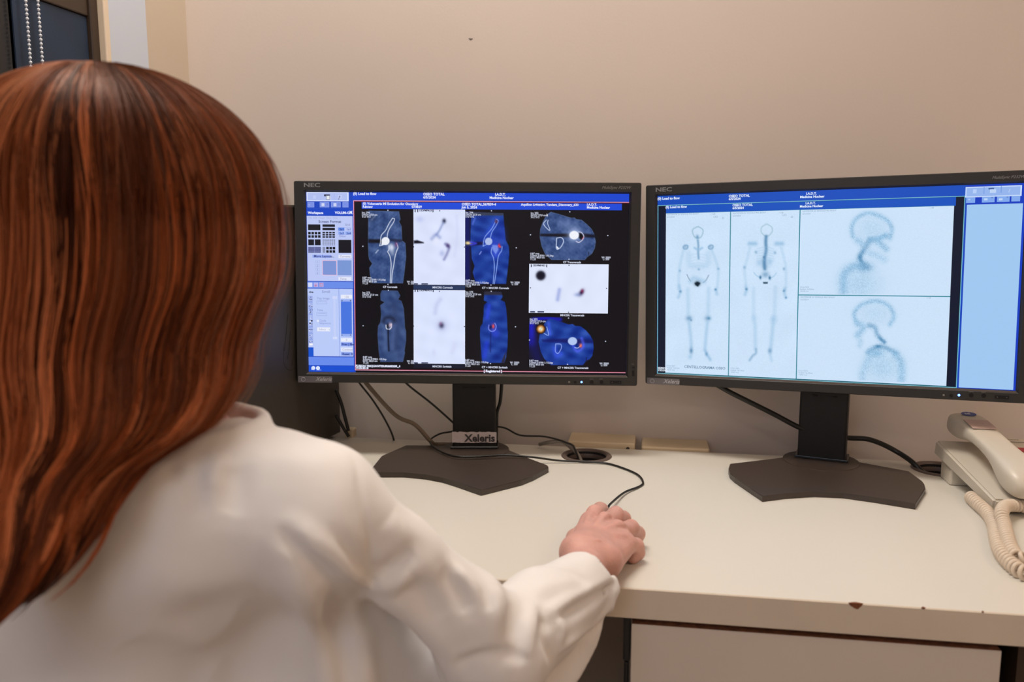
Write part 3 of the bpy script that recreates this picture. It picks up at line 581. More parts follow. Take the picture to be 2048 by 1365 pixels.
    def f(X, Y):
        p = Pic(X, Y, BLK); ms = inside(X, Y, fz2).astype(float); fuse(p, fz2, ms); p.mix(ms*np.clip((592-Y)/3, 0, 1), (44, 44, 62)); p.glow(k4((265, 290), (245, 420)), 5, (44, 70, 226), .7); p.glow(k4((240, 700), (215, 850)), 6, (40, 66, 226), .6); p.glow(k4((300, 520), (340, 600)), 8, (48, 66, 220), .6); p.poly(k4((455, 800), (435, 920), (400, 920), (430, 840)), (40, 36, 56), 3)
        p.line(k4((265, 500), (262, 545), (290, 570), (330, 560), (345, 515), (330, 480)), 1.3, (150, 160, 250)); p.blob(*k4((312, 515))[0], 2.8, 4.4, (240, 84, 76), 1); p.blob(*k4((285, 525))[0], 2.6, 4, (10, 10, 40), .8); p.line(k4((285, 590), (282, 800)), 2.4, (10, 20, 90), .6, 2, 0); return p.grain(10, 1, 5, ms).C
    s.patch(958, 582, 1018, 727.5, f)
    ax = [(950, 412), (1050, 440), (1180, 480), (1210, 475), (1235, 495), (1290, 500), (1350, 550), (1400, 600), (1430, 660), (1445, 740), (1435, 810), (1405, 870), (1370, 898), (1355, 905), (1325, 942), (960, 942), (890, 880), (850, 790), (828, 680), (835, 600), (865, 520), (900, 450)]
    def f(X, Y):
        P = k3(*ax); p = Pic(X, Y, BLK); p.poly(P, G); ms = inside(X, Y, P).astype(float); p.cloud(9, 22, 15, ms); p.cloud(5, 8, 16, ms); p.line(P+[P[0]], 1, (120, 145, 190), .5, n=0)
        p.poly(k3((830, 655), (1150, 650), (1160, 690), (830, 678)), (14, 14, 26), 4); p.poly(k3((1260, 640), (1440, 665), (1445, 695), (1270, 690)), (16, 18, 34), 4); p.glow(k3((1090, 540), (1200, 590), (1250, 660)), 10, (120, 140, 190), .5); p.glow(k3((1240, 760), (1120, 880)), 12, (76, 98, 150), .5)
        c = k3((1208, 668))[0]; r = np.hypot((X-c[0])/1.12, Y-c[1]); p.mix(np.exp(-np.clip(r-8, 0, 99)/5)*.7, (190, 205, 240)); p.mix(np.clip((9-r)/1.2, 0, 1), (240, 243, 252))
        p.poly(k3((1265, 640), (1300, 660), (1310, 690), (1290, 720), (1262, 700)), (12, 12, 22), 3); p.line(k3((1230, 735), (1260, 748), (1300, 720), (1315, 680), (1290, 640), (1255, 632)), 1.6, (205, 205, 232)); p.line(k3((1295, 715), (1312, 690)), 1.6, (210, 90, 110), .7)
        p.line(k3((900, 500), (870, 545), (925, 610), (940, 605), (915, 540), (920, 500)), 1.2, (210, 222, 250)); p.line(k3((1015, 700), (1012, 815), (1045, 815), (1080, 770), (1090, 725), (1065, 695), (1015, 700)), 1.4, (210, 222, 250)); p.line(k3((1020, 800), (1030, 815)), 3, (230, 236, 252)); p.line(k3((1368, 855), (1372, 900)), 1, BLK); return p.grain(9, 1, 6, ms).C
    s.patch(1078.5, 423.5, 1192, 521, f)
    s.rect(1058.5, 528, 1215.5, 627.5, (222, 230, 252))
    def f(X, Y):
        p = Pic(X, Y, (222, 230, 252)); p.cloud(1.5, 50, 18); r = np.hypot(X-1081.5, Y-551.5); p.mix(1/(1+np.exp((r-9.3)/1.1)), (16, 16, 34)); p.glow(k4((1045, 110), (1025, 220)), 4, (150, 164, 222), .7)
        p.blob(*k4((1290, 140))[0], 4, 6.4, (40, 22, 60), 1, .6); p.blob(*k4((1298, 125))[0], 2.4, 3.6, (150, 30, 70), .7); p.blob(*k4((1250, 165))[0], 7, 4, (110, 130, 190), .55); return p.C
    s.patch(1059, 529, 1214.5, 627, f, 1.1)
    ax2 = [(940, 428), (1040, 458), (1150, 495), (1190, 488), (1220, 510), (1280, 515), (1340, 560), (1390, 620), (1418, 680), (1425, 760), (1410, 840), (1380, 880), (1340, 900), (1305, 945), (950, 945), (880, 880), (840, 800), (815, 690), (825, 610), (855, 530), (890, 465)]
    def f(X, Y):
        P = k4(*ax2); p = Pic(X, Y, BLK); p.glow(k4((735, 500), (735, 690)), 9, (24, 30, 200), .9); p.glow(k4((760, 440), (900, 425), (1050, 440)), 5, (20, 26, 190), .9); p.glow(k4((740, 700), (800, 860)), 14, (10, 16, 110), .6)
        ms = inside(X, Y, P).astype(float); fuse(p, P, ms); c = (130, 150, 250)
        p.glow(k4((925, 480), (940, 600)), 4, (70, 100, 245), .6); p.poly(k4((850, 665), (1140, 650), (1150, 700), (860, 685)), (10, 20, 100), 4, .9); p.poly(k4((1240, 655), (1420, 670), (1420, 700), (1250, 700)), (10, 18, 90), 4, .7)
        p.glow(k4((990, 760), (1010, 840), (1060, 820)), 6, (60, 90, 240), .6); p.glow(k4((1190, 720), (1240, 790), (1310, 740), (1290, 650)), 3.4, (86, 100, 248), .7); p.blob(*k4((1255, 690))[0], 6, 6, (24, 20, 90), .9)
        cc = k4((1190, 680))[0]; r = np.hypot((X-cc[0])/1.15, Y-cc[1]); p.mix(np.clip((8.6-r)/1.2, 0, 1), (176, 196, 240)); p.line(k4((1215, 750), (1250, 755), (1290, 720)), 1.3, (190, 200, 250)); p.blob(*k4((1280, 730))[0], 2.8, 4, (255, 110, 80), 1)
        p.line(k4((1005, 710), (1000, 790), (1030, 815), (1065, 760), (1060, 715), (1005, 710)), 1.2, (160, 180, 252)); p.line(k4((870, 590), (915, 615), (925, 600), (905, 520)), 1.2, (160, 190, 252))
        cc = k4((838, 545))[0]; r = np.hypot(X-cc[0], Y-cc[1]); p.mix(np.clip((11-r)/2, 0, 1), (24, 10, 10)); p.mix(np.clip((9.5-r)/4, 0, 1), (196, 130, 60)); p.mix(np.clip((6-r)/4, 0, 1), (250, 232, 190)); p.line(k4((830, 560), (850, 530)), 1, (90, 170, 190), .8); p.line(k4((1345, 860), (1340, 900)), 1, BLK); return p.grain(9, 1, 7, ms).C
    s.patch(1058.5, 634, 1190, 732, f)
    wt = (214, 220, 240)
    for bx, by, im in ((724, 424, 294), (725, 584, 275), (1061.5, 425, 252), (931, 424, 294), (931, 583, 275), (1059.5, 637, 252)):
        s.text(bx, by+3.2, 3.6, 'Im: %d' % im, wt, .02); s.text(bx, by+7.4, 3.6, 'DFOV 27,0 cm', wt, .02); s.text(bx, by+11.4, 3.6, '512*512', wt, .02)
    for bx, by in ((725, 554), (726, 713), (1060.5, 506), (931, 560), (930, 719), (1058.5, 720)):
        s.text(bx, by+3.2, 3.6, '0,87 mm', wt, .02); s.text(bx, by+7.2, 3.6, '5,0mm 0.938:1 /15,0sp', wt, .02); s.text(bx, by+11, 3.6, 'kV=1 80,0 cm', wt, .02); s.text(bx, by+14.6, 3.6, '11,25', wt, .02)
    for bx, by in ((814, 562.5), (814, 721.5), (1203, 514), (1021, 564), (1020, 724), (1199, 726)):
        s.text(bx, by+3, 3.6, 'W: 3000', wt, .02); s.text(bx+2.5, by+6.6, 3.6, 'L: 350', wt, .02)
    for x, y, tx_ in ((766, 576, 'CT Coronals'), (766.5, 734.5, 'CT Sagittals'), (865, 577, 'MNCRR Coronals'), (865, 735, 'MNCRR Sagittals'), (964, 578, 'CT + MNCRR Coronals'), (963.5, 736.5, 'CT + MNCRR Sagittals'), (1126, 526.5, 'CT Transversals'), (1120.5, 632.5, 'MNCRR Transversals'), (1115, 737.5, 'CT + MNCRR Transversals')):
        s.text(x, y, 3.8, tx_, wt, .03)
    s.text(711.5, 734, 4, 'FUSION TRIQUANTER-MAXCOR_4', WHT, .05); s.text(711.5, 738, 4, '19.05.8518', WHT, .05); s.text(967.5, 744.5, 4.6, '[ Registered ]', WHT, .05)
    for x, y in ((776, 421), (726, 493), (776, 569), (777, 581), (726.5, 652), (983, 422), (1032.5, 496), (982, 570.5), (982.5, 583), (1031, 654), (981, 727.5), (1139.5, 424), (1061, 470), (1215.5, 471.5), (1138, 519), (1137, 636.5), (1059, 680.5), (1211, 683), (1135, 729)):
        s.rect(x-1, y-1, x+1, y+1, (205, 212, 235))
    for y in (423, 582.5): s.text(828, y, 3.6, '\u25ae\u25ae13DPMF433\u25ae', (40, 44, 66), .04)
    s.text(1060, 533, 3.6, '\u25ae13DPMF433\u25ae', (40, 44, 66), .04)
    for y in (569.5, 727.5): s.rect(828, y-2.6, 836, y, (60, 66, 100)); s.rect(843, y-2.6, 856, y, (60, 66, 100))
    s.rect(1060, 622.5, 1070, 625.5, (60, 66, 100)); s.rect(1075, 622.5, 1088, 625.5, (60, 66, 100))
    for x, y in ((879.5, 422), (827.5, 494), (929, 494.5), (879, 583), (827.5, 652.5), (929, 653.5), (1138, 531), (1061, 576), (1213, 577), (1137, 625)): s.rect(x-1, y-1, x+1, y+1, (20, 22, 40))
    P = k3((905, 428), (903, 460), (909, 453), (914, 463), (917, 461), (912, 450), (918, 448)); uv = np.array([s.uv(*q) for q in P]); s.layer += 1; s.V.append(s.world(uv, .0002+s.layer*2e-6)); s.Q.append(list(range(s.nv, s.nv+len(P)))); s.Cl.append(np.tile(lin((245, 245, 255)), (len(P), 1))); s.nv += len(P)
def right_screen(s):
    lw = lambda a: s.scale(1600, 560)*a
    def R(P0, P1, col): s.rect(P0[0], P0[1], P1[0], P1[1], col)
    s.quad(-SW/2, -SH/2, SW/2, SH/2, (20, 76, 186))
    uR = s.uv(*k7((1425, 700))[0])[0]; uI = s.uv(*k7((1300, 700))[0])[0]; uF = s.uv(*k7((1412, 700))[0])[0]; uA = s.uv(1315.5, 560)[0]; uB = s.uv(1331.5, 560)[0]
    v1 = s.uv(1315, 411)[1]; v2 = s.uv(1331.5, 427.5)[1]; v3 = s.uv(1315, 748)[1]+.0005; uT = SW/2-.0028
    s.quad(uR, SH/2-.0003, SW/2, -SH/2, (20, 60, 190))
    s.quad(uR+.001, s.uv(1930, 410)[1], uT, -SH/2+.001, (160, 200, 240))
    s.quad(uA, v1, uF, v3, (11, 20, 42)); 
    for q, c in ((.0012, (40, 120, 140)), (.0006, (150, 214, 222))):
        s.quad(uA-.0004, v1, uF, v1-q, c); s.quad(uA-.0004, v3+q, uF, v3, c); s.quad(uA-.0004, v1, uA-.0004+q, v3, c); s.quad(uF-q, v1, uF, v3, c)
    s.quad(uB, v1-.0012, uI+.002, v2, (18, 80, 188))
    uC = s.uv(*k5((893, 900))[0])[0]; uD = s.uv(*k5((1618, 900))[0])[0]; vM = s.uv(*k6((1700, 160))[0])[1]; vb = v3+.0022
    s.quad(uB, v2+.0004, uI, vb-.0005, (38, 130, 150)); g = .0014
    bg = (204, 226, 248)
    def tint(p):
        p.cloud(1.2, 60, 21); return p
    def body(p, k_up, k_lo, cx, back):
        c = (150, 190, 224); d = (80, 130, 172)
        def sh(P, kk): return [(x, y) for x, y in kk(*P)]
        if not back:
            p.line(sh([(555, 595), (605, 625), (605, 670), (580, 712), (530, 712), (503, 670), (503, 625), (555, 595)], k5), 2, (140, 178, 196), .8, 2); p.blob(*k5((550, 705))[0], 3, 4, d, .7); p.glow(sh([(555, 740), (560, 800), (558, 860), (563, 930)], k5), 2.2, d, .6); p.glow(sh([(520, 820), (560, 840), (600, 820)], k5), 2.4, c, .8)
            for x in (425, 690): p.line([(q[0], q[1]) for q in k5((x-25, 810), (x, 790), (x+25, 800), (x+15, 830), (x-15, 830), (x-25, 810))], 2, d, .6, 2); p.blob(*k5((x, 810))[0], 5, 4, d, .4)
            for x, y in ((365, 1060), (770, 1040), (565, 1045), (375, 1280), (740, 1258)): p.blob(*k5((x, y))[0], 2.4, 2.4, d, .5)
            p.glow(k5((405, 840), (375, 960), (360, 1060), (350, 1250)), 3, c, .35); p.glow(k5((700, 840), (745, 960), (770, 1060), (760, 1230)), 3, c, .35)
            p.line(k5((440, 1100), (465, 1150), (480, 1170)), 1.2, (90, 110, 130), .8, 1.4); p.line(k5((670, 1105), (640, 1160), (610, 1185)), 1.2, (90, 110, 130), .8, 1.4); p.glow(k5((480, 1170), (510, 1140), (560, 1150), (620, 1175)), 5, c, .5); p.glow(k5((460, 880), (470, 1000), (650, 1000), (665, 880)), 6, c, .25)
            for j in range(5): p.glow(k5((470, 900+j*30), (560, 880+j*32), (650, 900+j*30)), 1.6, c, .16)
            p.blob(*k5((550, 1195))[0], 5.2, 4.4, (8, 30, 44), 1); p.poly(k5((520, 1190), (550, 1176), (582, 1190), (565, 1215), (555, 1228), (530, 1210)), (10, 32, 46), 2)
            p.glow(k6((450, 100), (455, 360)), 4, c, .35); p.glow(k6((670, 90), (662, 360)), 4, c, .35); p.blob(*k6((462, 405))[0], 6, 5, d, .65); p.blob(*k6((485, 425))[0], 2, 2, d, .7); p.blob(*k6((660, 405))[0], 6, 5, d, .6); p.blob(*k6((672, 405))[0], 2.2, 2.2, (60, 130, 170), .7)
            p.glow(k6((462, 450), (480, 600), (485, 700)), 3.6, c, .55); p.glow(k6((655, 450), (640, 600), (630, 720)), 3.6, c, .55); p.blob(*k6((485, 745))[0], 3.4, 6, d, .8); p.blob(*k6((475, 810))[0], 4, 5, c, .6); p.glow(k6((630, 740), (655, 790), (685, 840)), 3, c, .8); p.blob(*k6((645, 780))[0], 2.6, 4, d, .5)
            p.glow(k6((360, 60), (370, 125), (350, 185)), 3, c, .6); p.blob(*k6((370, 122))[0], 2, 2, d, .7); p.glow(k6((745, 100), (755, 150)), 3.4, c, .6); p.blob(*k6((742, 102))[0], 1.8, 1.8, d, .8)
        else:
            p.line(sh([(1278, 568), (1330, 600), (1335, 650), (1300, 690), (1255, 690), (1220, 650), (1228, 600), (1278, 568)], k5), 2, (150, 184, 200), .7, 2); p.glow(k5((1272, 700), (1268, 760), (1272, 840), (1260, 910), (1252, 980), (1258, 1040)), 3.4, d, .85); p.blob(*k5((1248, 918))[0], 1.8, 1.8, (40, 90, 140), .9); p.glow(k5((1250, 960), (1260, 1010)), 6, d, .4)
            for x in (1130, 1410): p.glow(k5((x-30, 775), (x+30, 775)), 4.5, c, .8)
            for x, y in ((1165, 865), (1365, 870), (1045, 1025), (1460, 1040), (1065, 1250), (1465, 1265)): p.blob(*k5((x, y))[0], 2.6, 3, d, .5)
            for j in range(6): p.glow(k5((1180, 830+j*26), (1265, 812+j*27), (1350, 830+j*26)), 1.5, c, .3)
            p.blob(*k5((1200, 980))[0], 6, 6, c, .5); p.blob(*k5((1310, 970))[0], 5, 7, c, .6); p.glow(k5((1100, 820), (1070, 950), (1045, 1050), (1060, 1200)), 3, c, .3); p.glow(k5((1430, 820), (1465, 950), (1480, 1050), (1480, 1230)), 3, c, .3)
            p.line(k5((1145, 1080), (1170, 1110), (1205, 1130)), 1.6, c, .8, 2); p.line(k5((1380, 1085), (1350, 1120), (1320, 1135)), 1.6, c, .8, 2); p.blob(*k5((1212, 1130))[0], 2.2, 3.4, (40, 96, 140), .95); p.blob(*k5((1310, 1135))[0], 2.2, 3.6, (40, 96, 140), .95); p.blob(*k5((1265, 1100))[0], 7, 6, d, .55); p.poly(k5((1240, 1180), (1290, 1180), (1285, 1196), (1245, 1196)), (16, 48, 70), 2.4)
            p.glow(k6((1140, 90), (1140, 380)), 4, c, .28); p.glow(k6((1370, 80), (1360, 380)), 4, c, .28); p.blob(*k6((1145, 410))[0], 5, 7, c, .5); p.blob(*k6((1350, 415))[0], 6, 7, c, .7); p.glow(k6((1155, 460), (1160, 720)), 4, c, .4); p.glow(k6((1345, 460), (1320, 720)), 4, c, .5)
            p.glow(k6((1165, 730), (1165, 770), (1130, 800), (1100, 845)), 2.6, d, .4); p.blob(*k6((1312, 748))[0], 4, 5, d, .6); p.glow(k6((1312, 780), (1330, 850)), 3, c, .4); p.glow(k6((1060, 70), (1065, 110), (1050, 155)), 3.4, c, .6); p.blob(*k6((1065, 100))[0], 2, 2, d, .8); p.glow(k6((1470, 90), (1465, 140), (1480, 185)), 3.4, c, .6); p.blob(*k6((1480, 188))[0], 1.8, 1.8, d, .9); p.blob(*k6((1458, 118))[0], 1.8, 1.8, d, .8)
        return p.grain(8, 1, 3)
    def put(u0, u1, va, vb_, fn):
        w = s.world(np.array([[u0, va], [u1, vb_]])); a, b = project(w); s.patch(a[0], a[1], b[0], b[1], fn, 1.15)
    s.quad(uB, v2, uC-g/2, vb, bg); s.quad(uC+g/2, v2, uD-g/2, vb, bg); s.quad(uD+g/2, v2, uI, vM+g/2, bg); s.quad(uD+g/2, vM-g/2, uI, vb, bg)
    put(uB+.0003, uC-g/2-.0003, v2-.002, vb+.002, lambda X, Y: body(tint(Pic(X, Y, bg)), 0, 0, 0, False).C)
    put(uC+g/2+.0003, uD-g/2-.0003, v2-.002, vb+.002, lambda X, Y: body(tint(Pic(X, Y, bg)), 0, 0, 0, True).C)
    c = (132, 180, 216); d = (60, 122, 168)
    def f(X, Y):
        p = Pic(X, Y, bg); p.glow(k7((250, 700), (240, 600), (290, 510), (400, 455), (520, 480), (620, 540), (660, 620), (640, 720)), 4.6, c, .6); p.blob(*k7((450, 620))[0], 34, 28, c, .25); p.glow(k7((430, 740), (390, 800), (340, 880), (320, 930), (350, 980)), 6.2, d, .42); p.glow(k7((360, 850), (325, 920), (345, 975)), 3.2, d, .35); p.glow(k7((440, 735), (520, 720), (600, 690)), 6, c, .8); p.glow(k7((520, 760), (600, 830)), 7, c, .6); p.glow(k7((300, 740), (350, 780)), 7, c, .5)
        p.glow(k7((420, 870), (500, 900), (580, 940)), 8, c, .35); p.blob(*k7((380, 1020))[0], 14, 9, d, .6); p.blob(*k7((330, 920))[0], 4, 5, d, .5); p.glow(k7((150, 1270), (160, 1100), (250, 1020), (330, 1010)), 9, c, .65); p.blob(*k7((330, 1200))[0], 40, 34, c, .35); p.grain(34, 1, 9, np.clip((bg[0]-p.C[:, 0])/30, .15, 1)); return p.C
    put(uD+g/2+.0003, uI-.0003, v2-.002, vM+g/2+.0005, f)
    def f(X, Y):
        p = Pic(X, Y, bg); p.glow(k8((280, 430), (265, 350), (330, 270), (450, 225), (560, 235), (650, 300), (680, 390), (640, 470)), 4.6, c, .6); p.blob(*k8((480, 350))[0], 36, 24, c, .22); p.glow(k8((420, 480), (480, 500), (505, 570), (540, 620), (580, 655)), 5, d, .42); p.glow(k8((530, 610), (580, 655)), 3, d, .5); p.glow(k8((300, 460), (360, 500), (300, 580)), 7, c, .6); p.glow(k8((330, 640), (320, 690)), 6, c, .3)
        p.blob(*k8((515, 700))[0], 6, 3.4, d, .8); p.glow(k8((410, 760), (470, 720), (580, 710), (700, 770)), 5, d, .45); p.blob(*k8((500, 770))[0], 14, 8, c, .8); p.glow(k8((700, 780), (760, 880), (760, 1050)), 8, c, .6); p.blob(*k8((560, 920))[0], 36, 30, c, .35); p.glow(k8((430, 800), (360, 960), (350, 1050)), 8, c, .35); p.grain(34, 1, 10, np.clip((bg[0]-p.C[:, 0])/30, .15, 1)); return p.C
    put(uD+g/2+.0003, uI-.0003, vM-g/2-.0005, vb+.002, f)
    for x, y, h, tx_ in ((1315, 400, 4.8, '(0) Load to flow'), (1457.5, 395, 4.8, 'OSEO TOTAL'), (1457.5, 400.6, 4.6, '6/5/2024'), (1612, 389.8, 4.6, 'I.A.D.T.'), (1600, 396.5, 4.6, 'Medicina Nuclear'), (1331, 417, 4.6, '(0) Load to flow'), (1465, 413, 4.6, 'OSEO TOTAL'), (1465, 418.6, 4.4, '6/5/2024'), (1611, 409, 4.4, 'I.A.D.T.'), (1599.5, 415.3, 4.4, 'Medicina Nuclear')):
        s.text(x, y, h, tx_, (226, 238, 255), .035)
    gr = (130, 160, 188)
    for x, y in ((1334, 431), (1466, 428.5), (1605, 424.5), (1601, 596)): s.text(x, y, 3, 'ANTERIOR 20 WHOLE MIX BODY', gr, 0); s.text(x, y+5, 3, '6/5/2024', gr, 0)
    for x, y in ((1419, 430), (1555, 427.5), (1855, 417.5), (1849, 597.5)): s.text(x, y, 3, '- / 128', gr, 0)
    s.text(1427, 436, 4, 'UO', gr, 0); s.text(1444, 438.5, 4, 'D', gr, 0); s.text(1564, 432.5, 4, 'UO', gr, 0); s.text(1582, 436, 4, 'D', gr, 0)
    for x, y in ((1333, 733), (1461, 738), (1600, 576), (1597, 743)):
        for j, q in enumerate(('512x1024', 'Scaled 16,53ms', '14,50 cnt')): s.text(x, y+j*4, 3, q, gr, 0)
    s.text(1368.5, 736, 5, 'CENTELLOGRAMA OSEO', (110, 140, 170), .02); s.text(1316, 738, 3.6, '05/05/14', (225, 235, 250), .04); s.text(1316, 742.5, 3.6, '19/31/48', (225, 235, 250), .04)
    a = k7((1435, 180), (2015, 155), (2015, 265)); s.rect(a[0][0], 374.5, 2043, 392, (200, 220, 252)); s.rect(a[0][0]+2, 376.5, 2040, 390, (148, 180, 236))
    s.rect(1967.6, 374.5, 1968.3, 388, (110, 150, 220)); s.rect(2002, 371.5, 2002.8, 386, (110, 150, 220)); s.rect(1946, 379, 1953, 387, (180, 205, 248)); s.rect(1977, 376, 1988, 379, (70, 100, 160)); s.rect(1980, 379, 1992, 386, (190, 212, 244)); s.text(2017, 385, 7, '/', (180, 205, 245))
    for x0, x1 in ((1932.5, 1950), (1964, 1989), (1994, 2019), (2023, 2040)):
        y = 395.5-(x0-1932)*.035; s.rect(x0, y, x1, y+10.5, (128, 168, 236))
    for x in (1968, 1998): s.rect(x, 397, x+7, 401, (190, 214, 248))
    s.text(1982, 400, 5, '*', (20, 50, 140)); s.text(2013, 399, 5, '*', (20, 50, 140)); s.text(1936, 402, 5, '=', (190, 214, 248))
left_screen(SL); right_screen(SR)

# ------------------------------------------------------------------ the two monitors
OW, OT, OB = .5466/2, SH/2+.0172, SH/2+.0170
def base_outline(pts, z): return [at_z(x, y, z) for x, y in pts]
def monitor(s, label, base_px, neck_px, right):
    bc = np.mean([at_z(*p, DZ) for p in base_px], 0)
    root = thing('computer_monitor', label, 'monitor', (bc[0], bc[1], DZ), 'black widescreen monitors')
    mt = frame_mtx(s.c, s.ex, s.ez, -s.n)          # local x right, y up, z towards the viewer
    def prism(name, rings, m_, par=root, smooth=False):
        bm = bmesh.new(); R = []
        for x0, y0, x1, y1, z, r in rings:
            v = []; 
            for cx, cy, a0 in ((x1-r, y1-r, 0), (x0+r, y1-r, 90), (x0+r, y0+r, 180), (x1-r, y0+r, 270)):
                for q in range(5): a = math.radians(a0+q*22.5); v.append(bm.verts.new(mt @ Vector((cx+r*math.cos(a), cy+r*math.sin(a), z))))
            R.append(v)
        for a, b in zip(R, R[1:]):
            for i in range(20): bm.faces.new((a[i], a[(i+1) % 20], b[(i+1) % 20], b[i]))
        return bm, R
    bm, R = prism('bezel', [(-OW, -OB, OW, OT, -.022, .003), (-OW, -OB, OW, OT, .003, .003), (-OW+.001, -OB+.001, OW-.001, OT-.001, .0042, .0025), (-SW/2-.0035, -SH/2-.0035, SW/2+.0035, SH/2+.0028, .0042, .001), (-SW/2-.0003, -SH/2-.0003, SW/2+.0003, SH/2+.0003, .0004, .0003), (-SW/2-.0003, -SH/2-.0003, SW/2+.0003, SH/2+.0003, -.003, .0003)], 0)
    bm_obj('bezel', bm, M['bezel'], root)
    bm, R = prism('panel', [(-OW+.001, -OB+.001, OW-.001, OT-.001, -.002, .003), (-OW+.001, -OB+.001, OW-.001, OT-.001, -.024, .003), (-OW+.03, -OB+.03, OW-.03, OT-.03, -.038, .01), (-.14, -.10, .14, .10, -.052, .01)], 0)
    bm.faces.new(R[0]); bm.faces.new(R[-1][::-1]); bm_obj('back_housing', bm, M['black'], root)
    s.build(root)
    # lighter strip painting the light caught on the lower inside lip
    def lbox(name, x0, y0, x1, y1, z0, z1, m_, par=root, bev=0): bm = bmesh.new(); box_bm(bm, (x0, y0, z0), (x1, y1, z1), bev, mt); return bm_obj(name, bm, m_, par)
    lbox('lip_highlight', -SW/2-.001, -SH/2-.0031, SW/2+.001, -SH/2-.0009, .0006, .0032, M['grom'])['label'] = 'painted strip of caught light on the lower lip below the screen'
    def at(px, py): return s.uv(px, py)
    def lt(name, txt, px, py, h, m_, par=root, **k):
        u, v = at(px, py); me_k = s.scale(px, py)*h/.70
        return text_obj(name, txt, mt @ Matrix.Translation((u, v, .00435)), me_k, m_, par, **k)
    if right: nx, ny, mx, my, sx, sy = 1312, 384, 1983, 358.5, (1295.5, 753, 1360.5, 769), 0
    else: nx, ny, mx, my, sx = 608.5, 374.5, 1203, 378.3, (597.5, 752, 665.5, 764.5)
    me = text_mesh('NEC', s.scale(nx, ny)*8.0/.70, bold=.02, extrude=.0001); u, v = at(nx, ny); me.transform(mt @ Matrix.Translation((u, v, .00435)) @ Matrix.Diagonal((1.5, 1, 1, 1))); me.materials.clear(); link('brand_logo', me, root, False, [M['logo']])
    lt('model_lettering', 'MultiSync P232W', mx, my, 5.6, M['logo'], italic=.35)
    a, b = at(sx[0], (sx[1]+sx[3])/2), at(sx[2], (sx[1]+sx[3])/2); hh = s.scale(sx[0], sx[1])*6.3
    pl = lbox('badge', a[0], a[1]-hh, b[0], a[1]+hh, .0030, .0052, M['silver'], root, .0006); pl['label'] = 'small silver badge'
    k = s.scale(sx[0], sx[1])*7.6/.70
    text_obj('badge_lettering', 'Xeleris', mt @ Matrix.Translation((b[0]-.0265, a[1]-.0022, .0053)), k, M['logo2'], pl, italic=.35, bold=.01)
    bm = bmesh.new(); bmesh.ops.create_circle(bm, cap_ends=False, radius=.0032, segments=24, matrix=mt @ Matrix.Translation((a[0]+.0088, a[1], .0053)))
    V, F = tube_mesh([(a[0]+.0088+.0032*math.cos(t_), a[1]+.0032*math.sin(t_), .0053) for t_ in np.linspace(0, 6.28, 25)], .00025, 5); bm.free()
    mesh('badge_emblem', [mt @ Vector(v_) for v_ in V], F, M['logo2'], pl)
    ys = -OB+.0065
    def dot(name, x, y, r, m_, h=.0012, par=root):
        bm = bmesh.new(); bmesh.ops.create_cone(bm, cap_ends=True, segments=20, radius1=r, radius2=r*.9, depth=h, matrix=mt @ Matrix.Translation((x, y, .0042+h/2-.0003))); return bm_obj(name, bm, m_, par)
    pts = dict(sensor=(1887, 790), key=(1902, 790.5), led=(1917.5, 790), b1=(1942, 790), b2=(1967, 791), pad=(2003, 794)) if right else dict(sensor=(1138, 764), key=(1150, 764), led=(1162.8, 764), b1=(1183, 764), b2=(1202.5, 764), pad=(1231, 764.5))
    dot('ambient_sensor', *at(*pts['sensor']), .0016, M['ledgrey']); dot('power_button', *at(*pts['key']), .0021, M['gloss']); dot('power_light', *at(*pts['led']), .0017, M['led'])['label'] = 'glowing blue power light'
    dot('menu_button', *at(*pts['b1']), .0030, M['gloss']); dot('menu_button', *at(*pts['b2']), .0030, M['gloss'])
    for q in ('b1', 'b2'): u, v = at(*pts[q]); text_obj('button_marking', 'INPUT' if q == 'b1' else 'RESET', mt @ Matrix.Translation((u-.0035, v+.0042, .00435)), .0022, M['ledgrey'], root)
    u, v = at(*pts['pad']); lbox('control_pad', u-.0088, v-.0026, u+.0088, v+.0026, .0036, .0050, M['gloss'], root, .0006)
    for q, g_ in ((-.0066, '<'), (.0050, '>')): text_obj('button_marking', g_, mt @ Matrix.Translation((u+q, v-.001, .0052)), .003, M['ledgrey'], root)
    for dy, h_ in ((.0285, .0045), (.0160, .0145)):
        lbox('side_button', OW-.0085, -OB+dy, OW-.0045, -OB+dy+h_*.62, .0036, .0048, M['gloss'], root, .0004)
    text_obj('button_marking', 'OSD', mt @ Matrix.Translation((OW-.0095, -OB+.0345, .00435)), .002, M['ledgrey'], root)
    # stand
    zt_ = DZ+.0085; bm = bmesh.new(); P = base_outline(base_px, zt_); prism_bm(bm, [(p[0], p[1]) for p in P], DZ+.0005, zt_)
    es = [e for e in bm.edges if abs(e.verts[0].co.z-zt_) < 1e-6 and abs(e.verts[1].co.z-zt_) < 1e-6]; bmesh.ops.bevel(bm, geom=es, offset=.0008, segments=2, affect='EDGES')
    base = bm_obj('stand_base', bm, M['black_warm'], root)
    a, b = at_z(*neck_px[0], zt_), at_z(*neck_px[1], zt_); a[2] = b[2] = 0; ex = (b-a)/np.linalg.norm(b-a); ey = np.array([-ex[1], ex[0], 0]); wdt = np.linalg.norm(b-a); c0 = (a+b)/2+ey*.026
    nm = frame_mtx((c0[0], c0[1], 0), ex, ey, (0, 0, 1)); dc = c0+ey*.0
    bm = bmesh.new(); bmesh.ops.create_cone(bm, cap_ends=True, segments=64, radius1=.0575, radius2=.0572, depth=.0012, matrix=Matrix.Translation((dc[0], dc[1], zt_+.0001))); bm_obj('swivel_disc', bm, M['black_warm'], root)
    topz = .74+.2833-.03
